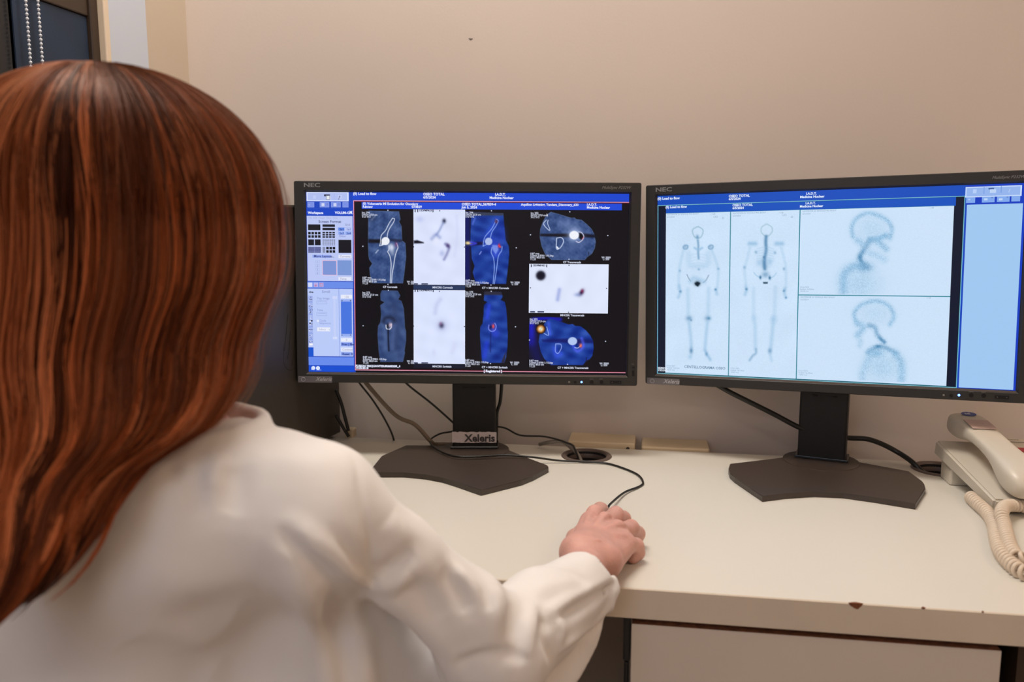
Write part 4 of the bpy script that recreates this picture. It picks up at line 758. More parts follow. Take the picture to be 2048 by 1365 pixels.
    bm = bmesh.new(); box_bm(bm, (-wdt/2, 0, zt_+.0007), (wdt/2, .038, topz), .003, nm); bm_obj('stand_neck', bm, M['black'], root)
    bm = bmesh.new(); box_bm(bm, (-wdt/2-.004, -.001, zt_+.0007), (wdt/2+.004, .040, zt_+.005), .001, nm); bm_obj('neck_foot', bm, M['gloss'], root)
    pc = s.c+s.n*.05; 
    bm = bmesh.new(); box_bm(bm, (-.05, -.05, -.056), (.05, .05, -.048), .002, mt); bm_obj('mount_plate', bm, M['black'], root)
    hc = (pc+np.array([c0[0]+ey[0]*.019, c0[1]+ey[1]*.019, pc[2]]))/2
    bm = bmesh.new(); box_bm(bm, (-.025, .0, s.c[2]-.06), (.025, .04, s.c[2]), .004, nm); bm_obj('tilt_hinge', bm, M['black'], root)
    for q in ((-.15, .17) if False else (-.0135, .0155)):
        bm = bmesh.new(); box_bm(bm, (q-.004, -.0008, .8515), (q+.004, .002, .8535), 0, nm); bm_obj('neck_slot', bm, M['groove'], root)
    return root, nm, wdt
M['led'] = emit('led_blue', (.12, .28, 1.0), 5)
RB = [(1460, 928), (1457, 938), (1460, 947), (1470, 956), (1525, 993), (1573, 987), (1627, 983.5), (1687, 986), (1751, 995), (1831, 1008), (1851, 977), (1849, 970), (1844, 963), (1818, 943), (1691, 920), (1640, 912), (1590, 912), (1573, 915)]
LB = [(812, 891), (763, 912.5), (744, 936), (745, 942), (755, 945), (808, 945), (851, 949), (886, 955.5), (915.5, 965), (962, 981), (1042.5, 961), (1066, 951.5), (1097, 935), (1096, 932), (1093, 930), (1050, 914.5), (997.5, 892)]
mL, nmL, wL = monitor(SL, 'left widescreen monitor showing colour scan slices beside a tool panel', LB, ((903.5, 908), (991, 908)), False)
mR, nmR, wR = monitor(SR, 'right widescreen monitor showing two whole skeleton scans and two skull profiles', RB, ((1590, 925), (1688, 936)), True)
# torn paper strip on the left stand
zA, zB = .7782, .7600
rr = random.Random(5); n = 24; V = []
for i in range(n+1): x = -wL/2-.0012+(wL+.0024)*i/n; V += [nmL @ Vector((x, -.0007, zA+.0006*rr.uniform(-1, 1))), nmL @ Vector((x, -.0007, zB+.0005*rr.uniform(-1, 1)))]
F = [(2*i, 2*i+1, 2*i+3, 2*i+2) for i in range(n)]
tp = mesh('paper_label', V, F, M['tape'], None, origin=tuple(nmL @ Vector((0, -.0007, zB)))); sol = tp.modifiers.new('s', 'SOLIDIFY'); sol.thickness = .0003
tag(tp, 'torn whitish paper label with bold black lettering on the left stand', 'label')
text_obj('label_lettering', 'Xeleris', nmL @ Matrix.Translation((-wL/2+.020, -.0011, zB+.0022)) @ Matrix.Rotation(math.pi/2, 4, 'X'), .0172, M['print_dark'], tp, bold=.035)

# ------------------------------------------------------------------ cables
def cable(name, pts, r, m_, label, group='cables behind the monitors'):
    P = np.array(pts); o = tube(name, P, r, m_, None, 8, 10, origin=tuple(P[0])); return tag(o, label, 'cable', group)
Y = lambda y, *P: [at_y(a, b, y) for a, b in P]
cable('power_cable', Y(.19, (690, 700), (705, 745), (720, 768), (745, 800), (770, 840), (787, 878))+[at_y(792, 890, .207)-np.array([0, 0, .03])], .0017, M['cable'], 'thin black cable left of the taupe cable below the left monitor')
cable('video_cable', Y(.15, (715, 740), (735, 770), (790, 830), (830, 850), (862, 884))+[at_z(872, 889, .744), at_z(890, 889, .744), at_z(930, 890, .744)], .0036, M['cable_tan'], 'thick taupe cable curving down to the left monitor stand')
cable('power_cable', Y(.18, (780, 735), (818, 772), (860, 805), (902, 842), (940, 880)), .0018, M['cable'], 'thin black cable running down behind the left stand neck')
cable('power_cable', Y(.19, (1004, 745), (1003, 775), (1000, 805), (994, 825), (993, 850), (992, 885)), .0030, M['cable'], 'black cable hanging close along the right side of left stand neck')
cable('power_cable', Y(.19, (672, 780), (682, 805), (690, 835), (697, 862)), .0030, M['cable'], 'black cable leaving the back of the computer tower, upper one')
cable('power_cable', Y(.19, (672, 830), (682, 848), (690, 862), (698, 874)), .0028, M['cable'], 'black cable leaving the back of the computer tower, lower one')
p = at_y(700, 868, .205); tag(box('cable_connector', p-[.007, .01, .006], p+[.009, .01, .010], M['socket'], None, .002, origin=tuple(p)), 'small beige plug lying where the tower cables end', 'plug')
cable('power_cable', Y(.16, (1425, 765), (1460, 785), (1500, 805), (1550, 830), (1600, 856), (1640, 866))+Y(.18, (1693, 876), (1740, 880), (1790, 902))+[at_z(1836, 936, .742), np.array([.516, .150, .70]), np.array([.52, .15, .55])], .0041, M['cable'], 'thick black cable passing behind the right stand into its grommet')
cable('grey_cable', [at_z(1078, 893, .745)+np.array([0, .012, 0])]+Y(.165, (1100, 885), (1125, 884))+[at_y(1146, 900, .155), at_y(1160, 918, .150), np.array([-.027, .146, .70]), np.array([-.027, .15, .55])], .0032, M['cable_grey'], 'grey cable bending down into the grommet right of left stand')

# ------------------------------------------------------------------ computer mouse and its lead
mc = np.array([.022, -.222, DZ])
mouse = thing('computer_mouse', 'black computer mouse under the woman\'s right hand', 'mouse', mc)
V = []; F = []; nu, nv = 28, 12
for j in range(nv+1):
    f = j/nv; z = .033*math.sin(f*math.pi/2)
    for i in range(nu):
        a = 2*math.pi*i/nu; w = math.cos(f*math.pi/2)**.45
        x = .029*w*np.sign(math.cos(a))*abs(math.cos(a))**.8; y = .052*w*np.sign(math.sin(a))*abs(math.sin(a))**.8
        V.append((mc[0]+x+.05*y, mc[1]+y, DZ+.0008+z*(1-.25*max(0, y/.052))))
for j in range(nv):
    for i in range(nu): F.append((j*nu+i, j*nu+(i+1) % nu, (j+1)*nu+(i+1) % nu, (j+1)*nu+i))
F.append(tuple(range(nu))[::-1]); mesh('mouse_body', V, F, M['mouse'], mouse, True)
bm = bmesh.new(); bmesh.ops.create_cone(bm, cap_ends=True, segments=20, radius1=.0105, radius2=.0105, depth=.006, matrix=Matrix.Translation((mc[0]+.0015, mc[1]+.030, DZ+.0165)) @ Matrix.Rotation(math.pi/2, 4, 'Y')); bm_obj('scroll_wheel', bm, M['ledgrey'], mouse)
tube('mouse_lead', [mc+np.array([.002, .046, .010]), at_z(1216, 1016, .752), at_z(1227, 1003, .748), at_z(1250, 985, .744), at_z(1278, 974, .742), at_z(1286, 965, .742), at_z(1272, 948, .742), at_z(1225, 930, .742), at_z(1190, 925, .743), at_z(1120, 922, .744), at_z(1065, 915, .751), at_z(1010, 911, .7535), at_z(950, 914, .7535), at_z(905, 912, .7535), at_z(872, 898, .7525), at_z(860, 882, .753), at_z(878, 869, .758), at_z(902, 864, .765)+np.array([0, .0, 0]), nmL @ Vector((0, .046, .775)), nmL @ Vector((wL/2+.01, .044, .775)), at_y(1040, 871, .17), at_y(1090, 874, .165), at_y(1130, 885, .155), at_y(1150, 899, .150), np.array([-.033, .146, .70]), np.array([-.033, .15, .55])], .0016, M['cable'], mouse)

# ------------------------------------------------------------------ telephone with coiled cord
ph = thing('telephone', 'cream desk telephone with coiled cord at the right end of the desk', 'telephone', (.60, .06, DZ))
A = at_z(1987, 1021, DZ+.006)                                       # front left corner
fl = np.array([A[0], A[1]]); bl = at_y(1871, 880, A[1]+.165); LEN = .165; TZ = bl[2]; x0 = A[0]; xb = bl[0]
sk = (xb-x0)/LEN                                                     # the set stands a little askew
def PH(u, v, w=0):                                                   # u across, v from front to back, w above the sloping deck
    g = v/LEN; z = DZ+.020+(TZ-DZ-.020)*g; sl = math.atan2(TZ-DZ-.020, LEN)
    return np.array([x0+u+sk*v, A[1]+v-w*math.sin(sl), z+w*math.cos(sl)])
PW = .185
def ph_loft(name, secs, m_, par=ph, bev=.003, smooth=False):        # secs: list of quads (lists of 4 points)
    bm = bmesh.new(); R = [[bm.verts.new(tuple(map(float, p))) for p in s_] for s_ in secs]
    for a, b in zip(R, R[1:]):
        for i in range(4): bm.faces.new((a[i], a[(i+1) % 4], b[(i+1) % 4], b[i]))
    bm.faces.new(R[0][::-1]); bm.faces.new(R[-1]); bmesh.ops.recalc_face_normals(bm, faces=bm.faces)
    bmesh.ops.bevel(bm, geom=[e for e in bm.edges if e.calc_face_angle(0) > .5], offset=bev, segments=3, affect='EDGES'); return bm_obj(name, bm, m_, par, smooth)
def slab(u0, u1, v, wt_, wb): return [PH(u0, v, wb), PH(u1, v, wb), PH(u1, v, wt_), PH(u0, v, wt_)]
ph_loft('phone_base', [slab(0, PW, 0, 0, -.017), slab(0, PW, .05, 0, -.019), slab(0, PW, LEN, 0, -.024)], M['phone'])
s0, s1 = PH(.0, LEN-.035, -.02), PH(.0, LEN-.008, -.02)
bm = bmesh.new(); box_bm(bm, (x0+sk*LEN+.010, s0[1]-.012, DZ), (x0+PW-.02, s1[1]+.004, s0[2]+.012), .003); bm_obj('rear_foot', bm, M['phone'], ph)
# cradle well beside the keypad, handset, keypad
ph_loft('keypad_deck', [slab(.074, PW, .006, .007, -.001), slab(.074, PW, LEN-.004, .010, -.001)], M['phone'], bev=.002)
def hs(v, uc, hw, w0, w1): return [PH(uc-hw, v, w0), PH(uc+hw, v, w0), PH(uc+hw*.82, v, w1), PH(uc-hw*.82, v, w1)]
uc = .042
bm = bmesh.new(); rings = []
prof = [(-.012, .018, .012, .024), (-.008, .0245, .006, .033), (.006, .028, .0035, .041), (.026, .028, .004, .043), (.044, .025, .012, .042), (.062, .0225, .020, .041), (.095, .0215, .024, .0405), (.125, .0225, .021, .041), (.142, .025, .012, .042), (.160, .0265, .007, .043), (.178, .025, .008, .041), (.186, .018, .014, .034)]
for v, hw, w0, w1 in prof:
    ring = []
    for q in range(20):
        a = 2*math.pi*q/20; cu = np.sign(math.cos(a))*abs(math.cos(a))**.55; cw = np.sign(math.sin(a))*abs(math.sin(a))**.55
        ring.append(bm.verts.new(tuple(map(float, PH(uc+hw*cu, v, (w0+w1)/2+(w1-w0)/2*cw)))))
    rings.append(ring)
for a, b in zip(rings, rings[1:]):
    for i in range(20): bm.faces.new((a[i], a[(i+1) % 20], b[(i+1) % 20], b[i]))
bm.faces.new(rings[0]); bm.faces.new(rings[-1]); hset = bm_obj('handset', bm, M['phone'], ph, True); sb = hset.modifiers.new('s', 'SUBSURF'); sb.levels = 1; sb.render_levels = 1
def ph_flat(name, u0, u1, v0, v1, w, m_, par=ph, th=.0003):
    bm = bmesh.new(); a = [bm.verts.new(tuple(map(float, PH(*q, w)))) for q in ((u0, v0), (u1, v0), (u1, v1), (u0, v1))]; b = [bm.verts.new(tuple(map(float, PH(*q, w+th)))) for q in ((u0, v0), (u1, v0), (u1, v1), (u0, v1))]
    bm.faces.new(a); bm.faces.new(b)
    for i in range(4): bm.faces.new((a[i], a[(i+1) % 4], b[(i+1) % 4], b[i]))
    return bm_obj(name, bm, m_, par)
ph_flat('sticker', uc-.016, uc+.017, .122, .150, .0424, M['pinkp'], hset)
bm = bmesh.new(); bmesh.ops.create_cone(bm, cap_ends=True, segments=28, radius1=.0082, radius2=.0082, depth=.0004); mm = frame_mtx(PH(uc+.0, .168, .0432), PH(1, 0)-PH(0, 0), (PH(0, 1)-PH(0, 0))/np.linalg.norm(PH(0, 1)-PH(0, 0)), np.cross(PH(1, 0)-PH(0, 0), (PH(0, 1)-PH(0, 0))/np.linalg.norm(PH(0, 1)-PH(0, 0))))
bmesh.ops.transform(bm, matrix=mm @ Matrix.Diagonal((1.25, .8, 1, 1)), verts=bm.verts); bm_obj('sticker', bm, M['blue'], hset)
text_obj('sticker_lettering', 'tel', mm @ Matrix.Translation((-.006, -.002, .0004)), .0075, M['white'], hset, bold=.02)
ph_flat('cord_socket', uc+.006, uc+.018, -.0125, -.010, .013, M['hole'], hset, .006)
ph_flat('sticker', .078, .130, .118, .131, .0098, M['red'])
ph_flat('display_line', .080, .125, .146, .1468, .0106, M['print_dark'])
text_obj('phone_lettering', 'Telefonica', mm @ Matrix.Translation((.040, -.018, -.0318)), .006, M['print_dark'], ph)
bm = bmesh.new(); bmesh.ops.create_cone(bm, cap_ends=True, segments=24, radius1=.0055, radius2=.0055, depth=.0004, matrix=mm @ Matrix.Translation((.064, -.057, -.0332))); bm_obj('sticker', bm, M['blue'], ph)
for i in range(4):
    for j in range(4):
        u, v = .090+i*.024, .022+j*.0245; ph_loft('key', [[PH(u-.0075, v-.006, .0075), PH(u+.0075, v-.006, .0075), PH(u+.0068, v-.005, .0115), PH(u-.0068, v-.005, .0115)], [PH(u-.0075, v+.006, .008), PH(u+.0075, v+.006, .008), PH(u+.0068, v+.005, .012), PH(u-.0068, v+.005, .012)]], M['phone_dark'], bev=.0008)
def coil(path, turns_per_m, R, r):
    C_ = catmull(path, 40); L = np.concatenate([[0], np.cumsum(np.linalg.norm(np.diff(C_, axis=0), axis=1))]); n = int(L[-1]*turns_per_m*18); s_ = np.linspace(0, L[-1], n)
    P = np.stack([np.interp(s_, L, C_[:, k]) for k in range(3)], 1); T = np.gradient(P, axis=0); T /= np.linalg.norm(T, axis=1)[:, None]; u = np.array([0, 0, 1.]); out = []
    for i in range(n): u = u-T[i]*(u@T[i]); u /= np.linalg.norm(u); w = np.cross(T[i], u); a = s_[i]*turns_per_m*2*math.pi; e = min(1, s_[i]/.004, (L[-1]-s_[i])/.004); out.append(P[i]+R*e*(u*math.cos(a)+w*math.sin(a)))
    return np.array(out)
z1 = DZ+.0085
cpath = [at_z(1938, 992, z1), at_z(1955, 1008, z1), at_z(1978, 1030, z1), at_z(1990, 1055, z1), at_z(1994, 1080, z1), at_z(2003, 1106, z1), at_z(2022, 1128, z1), at_z(2045, 1145, z1), at_z(2075, 1150, z1), at_z(2092, 1125, z1), at_z(2070, 1118, z1+.004)]
c1 = coil(cpath, 140, .0066, .0024)
cpath2 = [at_z(2070, 1118, z1+.004), at_z(2040, 1118, z1+.006), at_z(2024, 1102, z1+.006), at_z(2014, 1075, z1+.007), at_z(2008, 1050, z1+.008), at_z(2003, 1028, z1+.012), at_z(2012, 1013, z1+.010), at_z(2035, 1012, z1+.006), at_z(2062, 1016, z1+.004)]
c2 = coil(cpath2, 140, .0062, .0024)
tail = catmull([c2[-1], at_z(2068, 1010, DZ+.02), PH(uc+.022, -.020, .015), PH(uc+.013, -.0145, .018), PH(uc+.012, -.009, .017)], 10)
lead0 = catmull([PH(.004, .055, -.012), at_z(1948, 984, DZ+.012), c1[0]], 6)
V, F = tube_mesh(np.concatenate([lead0[:-1], c1, c2, tail[1:]]), np.concatenate([np.full(len(lead0)-1, .0018), np.full(len(c1)+len(c2), .0025), np.full(len(tail)-1, .0018)]), 8); mesh('coiled_cord', V, F, M['cord'], ph, True)
#PERSON
# ------------------------------------------------------------------ the woman at the desk
H = at_d(230, 430, .70)                                             # head centre
who = thing('person', 'person with long copper red hair in a white coat, seated, hand on mouse', 'person', (-.30, -.66, .0))
fwd = np.array([.10, .995, 0.]); lat = np.array([.995, -.10, 0.]); up = np.array([0, 0, 1.])
def hd(u, v, w): return H+lat*u+fwd*v+up*w                          # right, forward, up on the head
C7 = at_d(315, 900, .665)
SH_R = at_d(655, 1000, .675); EL = at_d(985, 1305, .745); WR = np.array([.0165, -.345, .772])
SH_L = C7+np.array([-.175, -.01, -.045]); PEL = np.array([-.33, -.66, .53]); WAI = np.array([-.315, -.635, .68]); CHE = np.array([-.285, -.60, .83])
ELL = SH_L+np.array([-.05, .02, -.26]); WRL = ELL+np.array([.10, .20, .0]); HPL = WRL+np.array([.035, .055, -.006])
KNR, KNL = np.array([-.20, -.26, .50]), np.array([-.46, -.27, .50]); ANR, ANL = np.array([-.18, -.24, .09]), np.array([-.46, -.25, .09])
HX = lambda px, py, z: at_z(px, py, z)
MCP = [HX(1180, 1046, .777), HX(1208, 1048, .781), HX(1235, 1064, .776), HX(1254, 1090, .766)]
FING = [[MCP[0], HX(1189, 1029, .778), HX(1200, 1020, .768), HX(1204, 1019, .757)],
        [MCP[1], HX(1231, 1032, .779), HX(1246, 1038, .768), HX(1250, 1046, .757)],
        [MCP[2], HX(1262, 1058, .770), HX(1275, 1068, .757), HX(1273, 1078, .749)],
        [MCP[3], HX(1272, 1094, .759), HX(1275, 1106, .751), HX(1266, 1115, .747)]]
THB = [HX(1184, 1126, .764), HX(1157, 1102, .758), HX(1152, 1078, .752), HX(1164, 1062, .749)]
xs = axis((-.72, -.045, .0065), (-.045, .095, .0013), (.095, .11, .004)); ys_ = axis((-.86, -.40, .0065), (-.40, -.13, .0014), (-.13, .08, .0065)); zs = axis((-.01, .735, .0075), (.735, .800, .0013), (.80, 1.29, .0065))
B = Vol(xs, ys_, zs)
# trunk, neck, head with a face
B.cap(PEL, WAI+[-.06, .03, 0], .105, .082, .03, sc=(1.3, .95, 1)); B.cap(WAI+[-.06, .03, 0], CHE+[-.045, .03, .0], .082, .085, .03, sc=(1.0, .8, 1)); B.cap(CHE+[-.045, .03, .0], C7+[-.01, .03, -.06], .085, .075, .03, sc=(1.3, .8, 1)); B.cap(SH_L, C7+[0, .01, -.03], .042, .05, .03); B.cap(SH_R+[-.02, 0, -.01], C7+[0, .01, -.03], .030, .048, .03)
B.cap(C7+[0, .015, -.03], hd(0, -.01, -.06), .050, .050, .02)
rot = [lat, fwd, up]
B.ell(hd(0, -.008, .02), (.073, .092, .088), .01, rot); B.ell(hd(0, .025, -.035), (.058, .068, .075), .03, rot); B.ell(hd(0, .055, -.085), (.034, .036, .028), .03, rot)
B.cap(hd(0, .085, .012), hd(0, .105, -.024), .007, .011, .012); B.cap(hd(-.012, .094, -.028), hd(.012, .094, -.028), .007, k=.008)
for sx in (-1, 1):
    B.cap(hd(sx*.012, .082, .022), hd(sx*.042, .070, .020), .009, .006, .014); B.ell(hd(sx*.033, .092, .004), (.016, .012, .010), .01, rot, neg=True); B.ell(hd(sx*.031, .074, .004), (.0125, .0125, .0125), .004); B.ell(hd(sx*.042, .062, -.030), (.024, .022, .018), .02, rot)
    B.ell(hd(sx*.074, -.005, -.008), (.008, .020, .031), .006, rot); B.ell(hd(sx*.080, .002, -.004), (.006, .010, .016), .004, rot, neg=True)
B.cap(hd(-.022, .086, -.054), hd(.022, .086, -.054), .0062, k=.006); B.cap(hd(-.018, .085, -.063), hd(.018, .085, -.063), .0068, k=.005); B.disp([hd(-.026, .094, -.058), hd(0, .098, -.058), hd(.026, .094, -.058)], -.0035, .003)
# arms, legs, feet, left hand
B.cap(SH_R, at_d(798, 1118, .70), .034, .026, .02); B.cap(at_d(798, 1118, .70), EL, .026, .030, .02); CUF = at_d(1160, 1170, .860); m1 = EL*.5+CUF*.5; B.cap(EL, m1, .032, .030, .02); B.cap(m1, CUF+[0, 0, .004], .028, .0205, .015); B.cap(CUF+[0, 0, .004], WR, .0205, .0215, .012)
B.cap(SH_L, ELL, .042, .036, .02); B.cap(ELL, WRL, .036, .024, .02); B.cap(WRL, HPL, .026, .030, .012, sc=(1, 1, .7))
for q in range(4): p0 = HPL+[.028-.018*q, .02, 0]; B.cap(p0, p0+[.002, .035, -.008], .009, .008, .004); B.cap(p0+[.002, .035, -.008], p0+[.003, .052, -.028], .008, .007, .004)
B.cap(WRL+[.025, .01, 0], WRL+[.05, .055, -.012], .011, .009, .008)
for hp, kn, an in ((PEL+[.085, 0, -.02], KNR, ANR), (PEL+[-.085, 0, -.02], KNL, ANL)):
    B.cap(hp, kn, .082, .058, .03); B.cap(kn, an+[0, 0, .18], .056, .052, .02); B.cap(an+[0, 0, .18], an, .052, .036, .02); B.cap(an+[0, -.03, -.055], an+[0, .15, -.062], .032, .026, .02)
# right hand on the mouse
B.cap(WR+[-.012, -.01, .004], WR+[.014, -.01, -.004], .0215, .0205, .012)
for q, (m_, r) in enumerate(zip(MCP, (.0125, .0125, .0120, .0112))):
    a = WR+np.array([-.010+.0105*q, .006, .002-.004*q]); B.cap(a, m_, .0165-.0012*q, r, .010)
B.cap(WR+[0, .02, -.006], (MCP[1]+MCP[2])/2+[0, -.01, -.012], .020, .015, .012)
for q, (fg, r0) in enumerate(zip(FING, (.0098, .0100, .0095, .0088))):
    for a, b, ra, rb in zip(fg, fg[1:], (r0*1.06, r0*1.0, r0*.93), (r0*1.02, r0*.92, r0*.86)): B.cap(a, b, ra, rb, .0032)
    B.disp([fg[0]+[0, 0, r0], fg[0]+[0, .002, r0+.001]], .0014, .009, False); B.disp([fg[1]+[0, 0, r0], fg[1]+[.001, 0, r0]], .0010, .006, False)
    for o_ in (-.003, 0, .003): d_ = (fg[2]-fg[1])/np.linalg.norm(fg[2]-fg[1]); c_ = fg[1]+d_*o_+np.array([0, 0, r0]); sd = np.cross(d_, [0, 0, 1.]); sd /= np.linalg.norm(sd)+1e-9; B.disp([c_-sd*.005, c_+sd*.005], -.0004, .0009)
B.cap(WR+[-.002, .006, -.004], THB[0], .018, .016, .012)
for a, b, ra, rb in zip(THB, THB[1:], (.0170, .0138, .0110), (.0138, .0112, .0092)): B.cap(a, b, ra, rb, .005)
for q in range(4):                                                  # tendons and hollows on the back of the hand
    a = WR+np.array([-.010+.008*q, .022, .022-.003*q]); b = MCP[q]+np.array([0, -.004, .011]); B.disp([a*.7+b*.3, a*.3+b*.7, b], .0026, .0034)
for q in range(3):
    a = WR+np.array([-.006+.008*q, .03, .021-.003*q]); b = (MCP[q]+MCP[q+1])/2+np.array([0, .002, .009]); B.disp([a*.4+b*.6, b, b+[0, .008, -.002]], -.0040, .0052)
B.disp([HX(1178, 1085, .792), HX(1205, 1078, .796), HX(1228, 1090, .792)], .0018, .0026); B.disp([HX(1205, 1078, .796), HX(1215, 1055, .796)], .0010, .0026)
for q in range(5): B.disp([WR+[-.02, .006+.0035*q, .018], WR+[.0, .004+.0035*q, .0235], WR+[.022, -.004+.0035*q, .012]], -.0005*(1 if q % 2 else .6), .0011)
for q in range(4): B.disp([HX(1236+q*3, 1150-q*4, .770), HX(1256+q*2, 1118-q*3, .762)], -.0006, .0012)
body = B.nets('body', M['skin'], who); del B
# trousers and shoes
Tv = Vol(axis((-.62, -.06, .008)), axis((-.80, -.08, .008)), axis((.09, .66, .008)))
Tv.cap(PEL, WAI, .115, .105, .03, sc=(1.3, .95, 1))
for hp, kn, an in ((PEL+[.085, 0, -.02], KNR, ANR), (PEL+[-.085, 0, -.02], KNL, ANL)): Tv.cap(hp, kn, .093, .070, .03); Tv.cap(kn, an+[0, 0, .02], .068, .056, .02)
Tv.nets('trousers', M['jeans'], who); del Tv
for an in (ANR, ANL):
    Sv = Vol(axis((an[0]-.06, an[0]+.06, .004)), axis((an[1]-.10, an[1]+.21, .004)), axis((-.004, .10, .004)))
    Sv.cap(an+[0, -.03, -.05], an+[0, .15, -.058], .042, .034, .02); Sv.cap(an, an+[0, 0, -.03], .044, .044, .02); Sv.ell(an+[0, .05, -.12], (.2, .3, .033), .003, neg=True); Sv.nets('shoe', M['stool'], who)
# the coat
Cv = Vol(axis((-.66, -.45, .006), (-.45, .07, .0026)), axis((-.84, -.74, .006), (-.74, -.33, .0026)), axis((.44, .66, .007), (.66, 1.0, .0026)))
P = at_d
W2 = WAI+[-.060, .03, 0]; C2 = CHE+[-.045, .015, .02]
Cv.cap(PEL+[0, 0, -.02], W2, .130, .110, .03, sc=(1.3, .95, 1)); Cv.cap(W2, C2, .100, .108, .03, sc=(1.0, .85, 1)); Cv.cap(C2, C7+[.0, .015, -.07], .115, .085, .04, sc=(1.28, .8, 1))
Cv.cap(C7+[-.02, .0, -.058], P(560, 992, .69), .052, .041, .03); Cv.cap(P(520, 992, .69), P(640, 1002, .675), .040, .040, .03); Cv.cap(SH_L, C7+[0, 0, -.035], .052, .058, .04)
Cv.cap(P(620, 1200, .755), P(850, 1330, .82), .062, .050, .035); Cv.cap(P(850, 1330, .82), P(840, 1600, .84), .052, .07, .03); Cv.cap(P(620, 1200, .755), P(600, 1600, .745), .066, .085, .05)
Cv.cap(CHE+[.0, -.02, .05], P(600, 1080, .66), .080, .050, .05)
Cv.cap(P(640, 1002, .675), P(798, 1118, .70), .0415, .0330, .015); Cv.cap(P(798, 1118, .70), P(922, 1222, .725), .0330, .0350, .015); Cv.cap(P(922, 1222, .725), EL, .0350, .045, .015)
Cv.cap(EL, m1, .048, .040, .015); Cv.cap(m1, CUF, .040, .0325, .012)
# hanging cloth under the forearm
top_ = [EL+[0, 0, -.01], EL*.6+m1*.4+[0, 0, .0], m1, CUF*.5+m1*.5, CUF+[.0, .0, -.002]]
rid_ = [P(975, 1375, .71), P(1022, 1300, .74), P(1085, 1243, .785), P(1160, 1203, .832), P(1225, 1168, .862)]
bot_ = [P(960, 1470, .70), P(1040, 1440, .735), P(1098, 1400, .785), P(1150, 1345, .815), P(1183, 1288, .845)]
T2, R2, B2 = catmull(top_, 8), catmull(rid_, 8), catmull(bot_, 8)
for k in range(0, len(T2), 2):
    f = k/len(T2); Cv.cap(T2[k], R2[k], .034-.017*f, .0085-.0045*f, .006); Cv.cap(R2[k], B2[k], .0075-.0035*f, .009-.0035*f, .006)
Cv.cap(SH_L, ELL, .056, .05, .02); Cv.cap(ELL, WRL+[-.01, -.02, 0], .05, .034, .02); Cv.cap(ELL, P(-150, 1500, .6), .05, .04, .03) if False else None
q_ = P(1219, 1180, .864); Cv.cap(q_, P(1216, 1215, .860), .0065, .006, .005); Cv.cap(q_, P(1190, 1215, .850), .007, .009, .006)
# collar
for k in range(72):
    a = 2*math.pi*k/72; c_ = C7+np.array([.004, .022, -.012]); r1, r2 = .066, .062
    p0 = c_+np.array([r1*1.12*math.cos(a), r1*math.sin(a), -.012+.004*math.sin(a)]); p1 = c_+np.array([r2*1.06*math.cos(a), r2*math.sin(a)+.006, .026])
    Cv.cap(p0, p1, .0062, .0042, .006)
Cv.cap(C7+[0, .03, .0], C7+[0, .04, .08], .052, .05, .004, neg=True)
cdir = (CUF-m1)/np.linalg.norm(CUF-m1); cc_ = CUF+cdir*.086+[0, 0, .026]-R_*.016; Cv.cap(cc_, cc_+[0, 0, .001], .064, k=.002, neg=True); Cv.cap(CUF+cdir*.005, CUF+cdir*.05, .0275, .030, .002, neg=True)
Cv.cap(P(1196, 1176, .855), P(1222, 1174, .862), .0085, .0050, .006); Cv.cap(P(1196, 1176, .855), P(1212, 1200, .858), .0095, .0075, .006); Cv.cap(P(1222, 1160, .864), P(1226, 1180, .862), .0040, .0050, .006)
S_ = lambda *Q: [Cv.hit(*q) for q in Q]
def crease(Q, amp, w, taper=True): Cv.disp(S_(*Q), amp, w, taper)
# seam and folds seen from behind
crease([(706, 915), (722, 980), (735, 1060), (742, 1140), (745, 1185)], -0.0033, 0.0040)
crease([(745, 1182), (700, 1150), (640, 1095), (590, 1050)], 0.0075, 0.0077); crease([(742, 1196), (690, 1172), (620, 1118), (565, 1070)], -0.0063, 0.0059); crease([(740, 1165), (715, 1125), (670, 1075)], -0.0048, 0.0054)
crease([(748, 1190), (790, 1212), (840, 1250), (885, 1300), (905, 1365)], 0.0120, 0.0108); pass; crease([(752, 1176), (785, 1168), (825, 1150)], 0.0090, 0.0090); crease([(757, 1160), (790, 1130), (820, 1095)], -0.0090, 0.0090); crease([(770, 1040), (790, 1080), (775, 1130)], 0.0067, 0.0126)
crease([(800, 1180), (850, 1190), (890, 1240)], -0.0083, 0.0117); crease([(908, 1140), (935, 1165), (965, 1200), (982, 1236)], 0.0075, 0.0059); crease([(885, 1135), (915, 1180), (935, 1230)], -0.0075, 0.0077); crease([(962, 1175), (975, 1200), (980, 1222)], -0.0097, 0.0054)
crease([(990, 1175), (992, 1230), (975, 1290)], 0.0075, 0.0099); crease([(1015, 1200), (1030, 1260), (1045, 1310)], -0.0053, 0.0090); crease([(915, 1325), (960, 1308), (1010, 1308), (1050, 1316)], -0.0075, 0.0049); crease([(915, 1312), (965, 1296), (1015, 1298)], 0.0053, 0.0063)
crease([(1228, 1153), (1180, 1182), (1130, 1208), (1085, 1232)], 0.0060, 0.0049); crease([(1228, 1170), (1175, 1202), (1120, 1232)], -0.0075, 0.0067); crease([(1068, 1212), (1058, 1260), (1052, 1320)], 0.0075, 0.0059); crease([(1085, 1235), (1090, 1275), (1103, 1325)], -0.0090, 0.0067); crease([(1110, 1240), (1122, 1262), (1118, 1290)], 0.0060, 0.0054)
crease([(1222, 1215), (1190, 1245), (1150, 1280), (1118, 1303)], 0.0051, 0.0038); crease([(1215, 1235), (1180, 1262), (1140, 1292)], -0.0042, 0.0049); crease([(1180, 1170), (1150, 1150), (1120, 1142)], -0.0018, 0.0054); crease([(1060, 1190), (1100, 1170), (1150, 1165)], 0.0023, 0.0081)
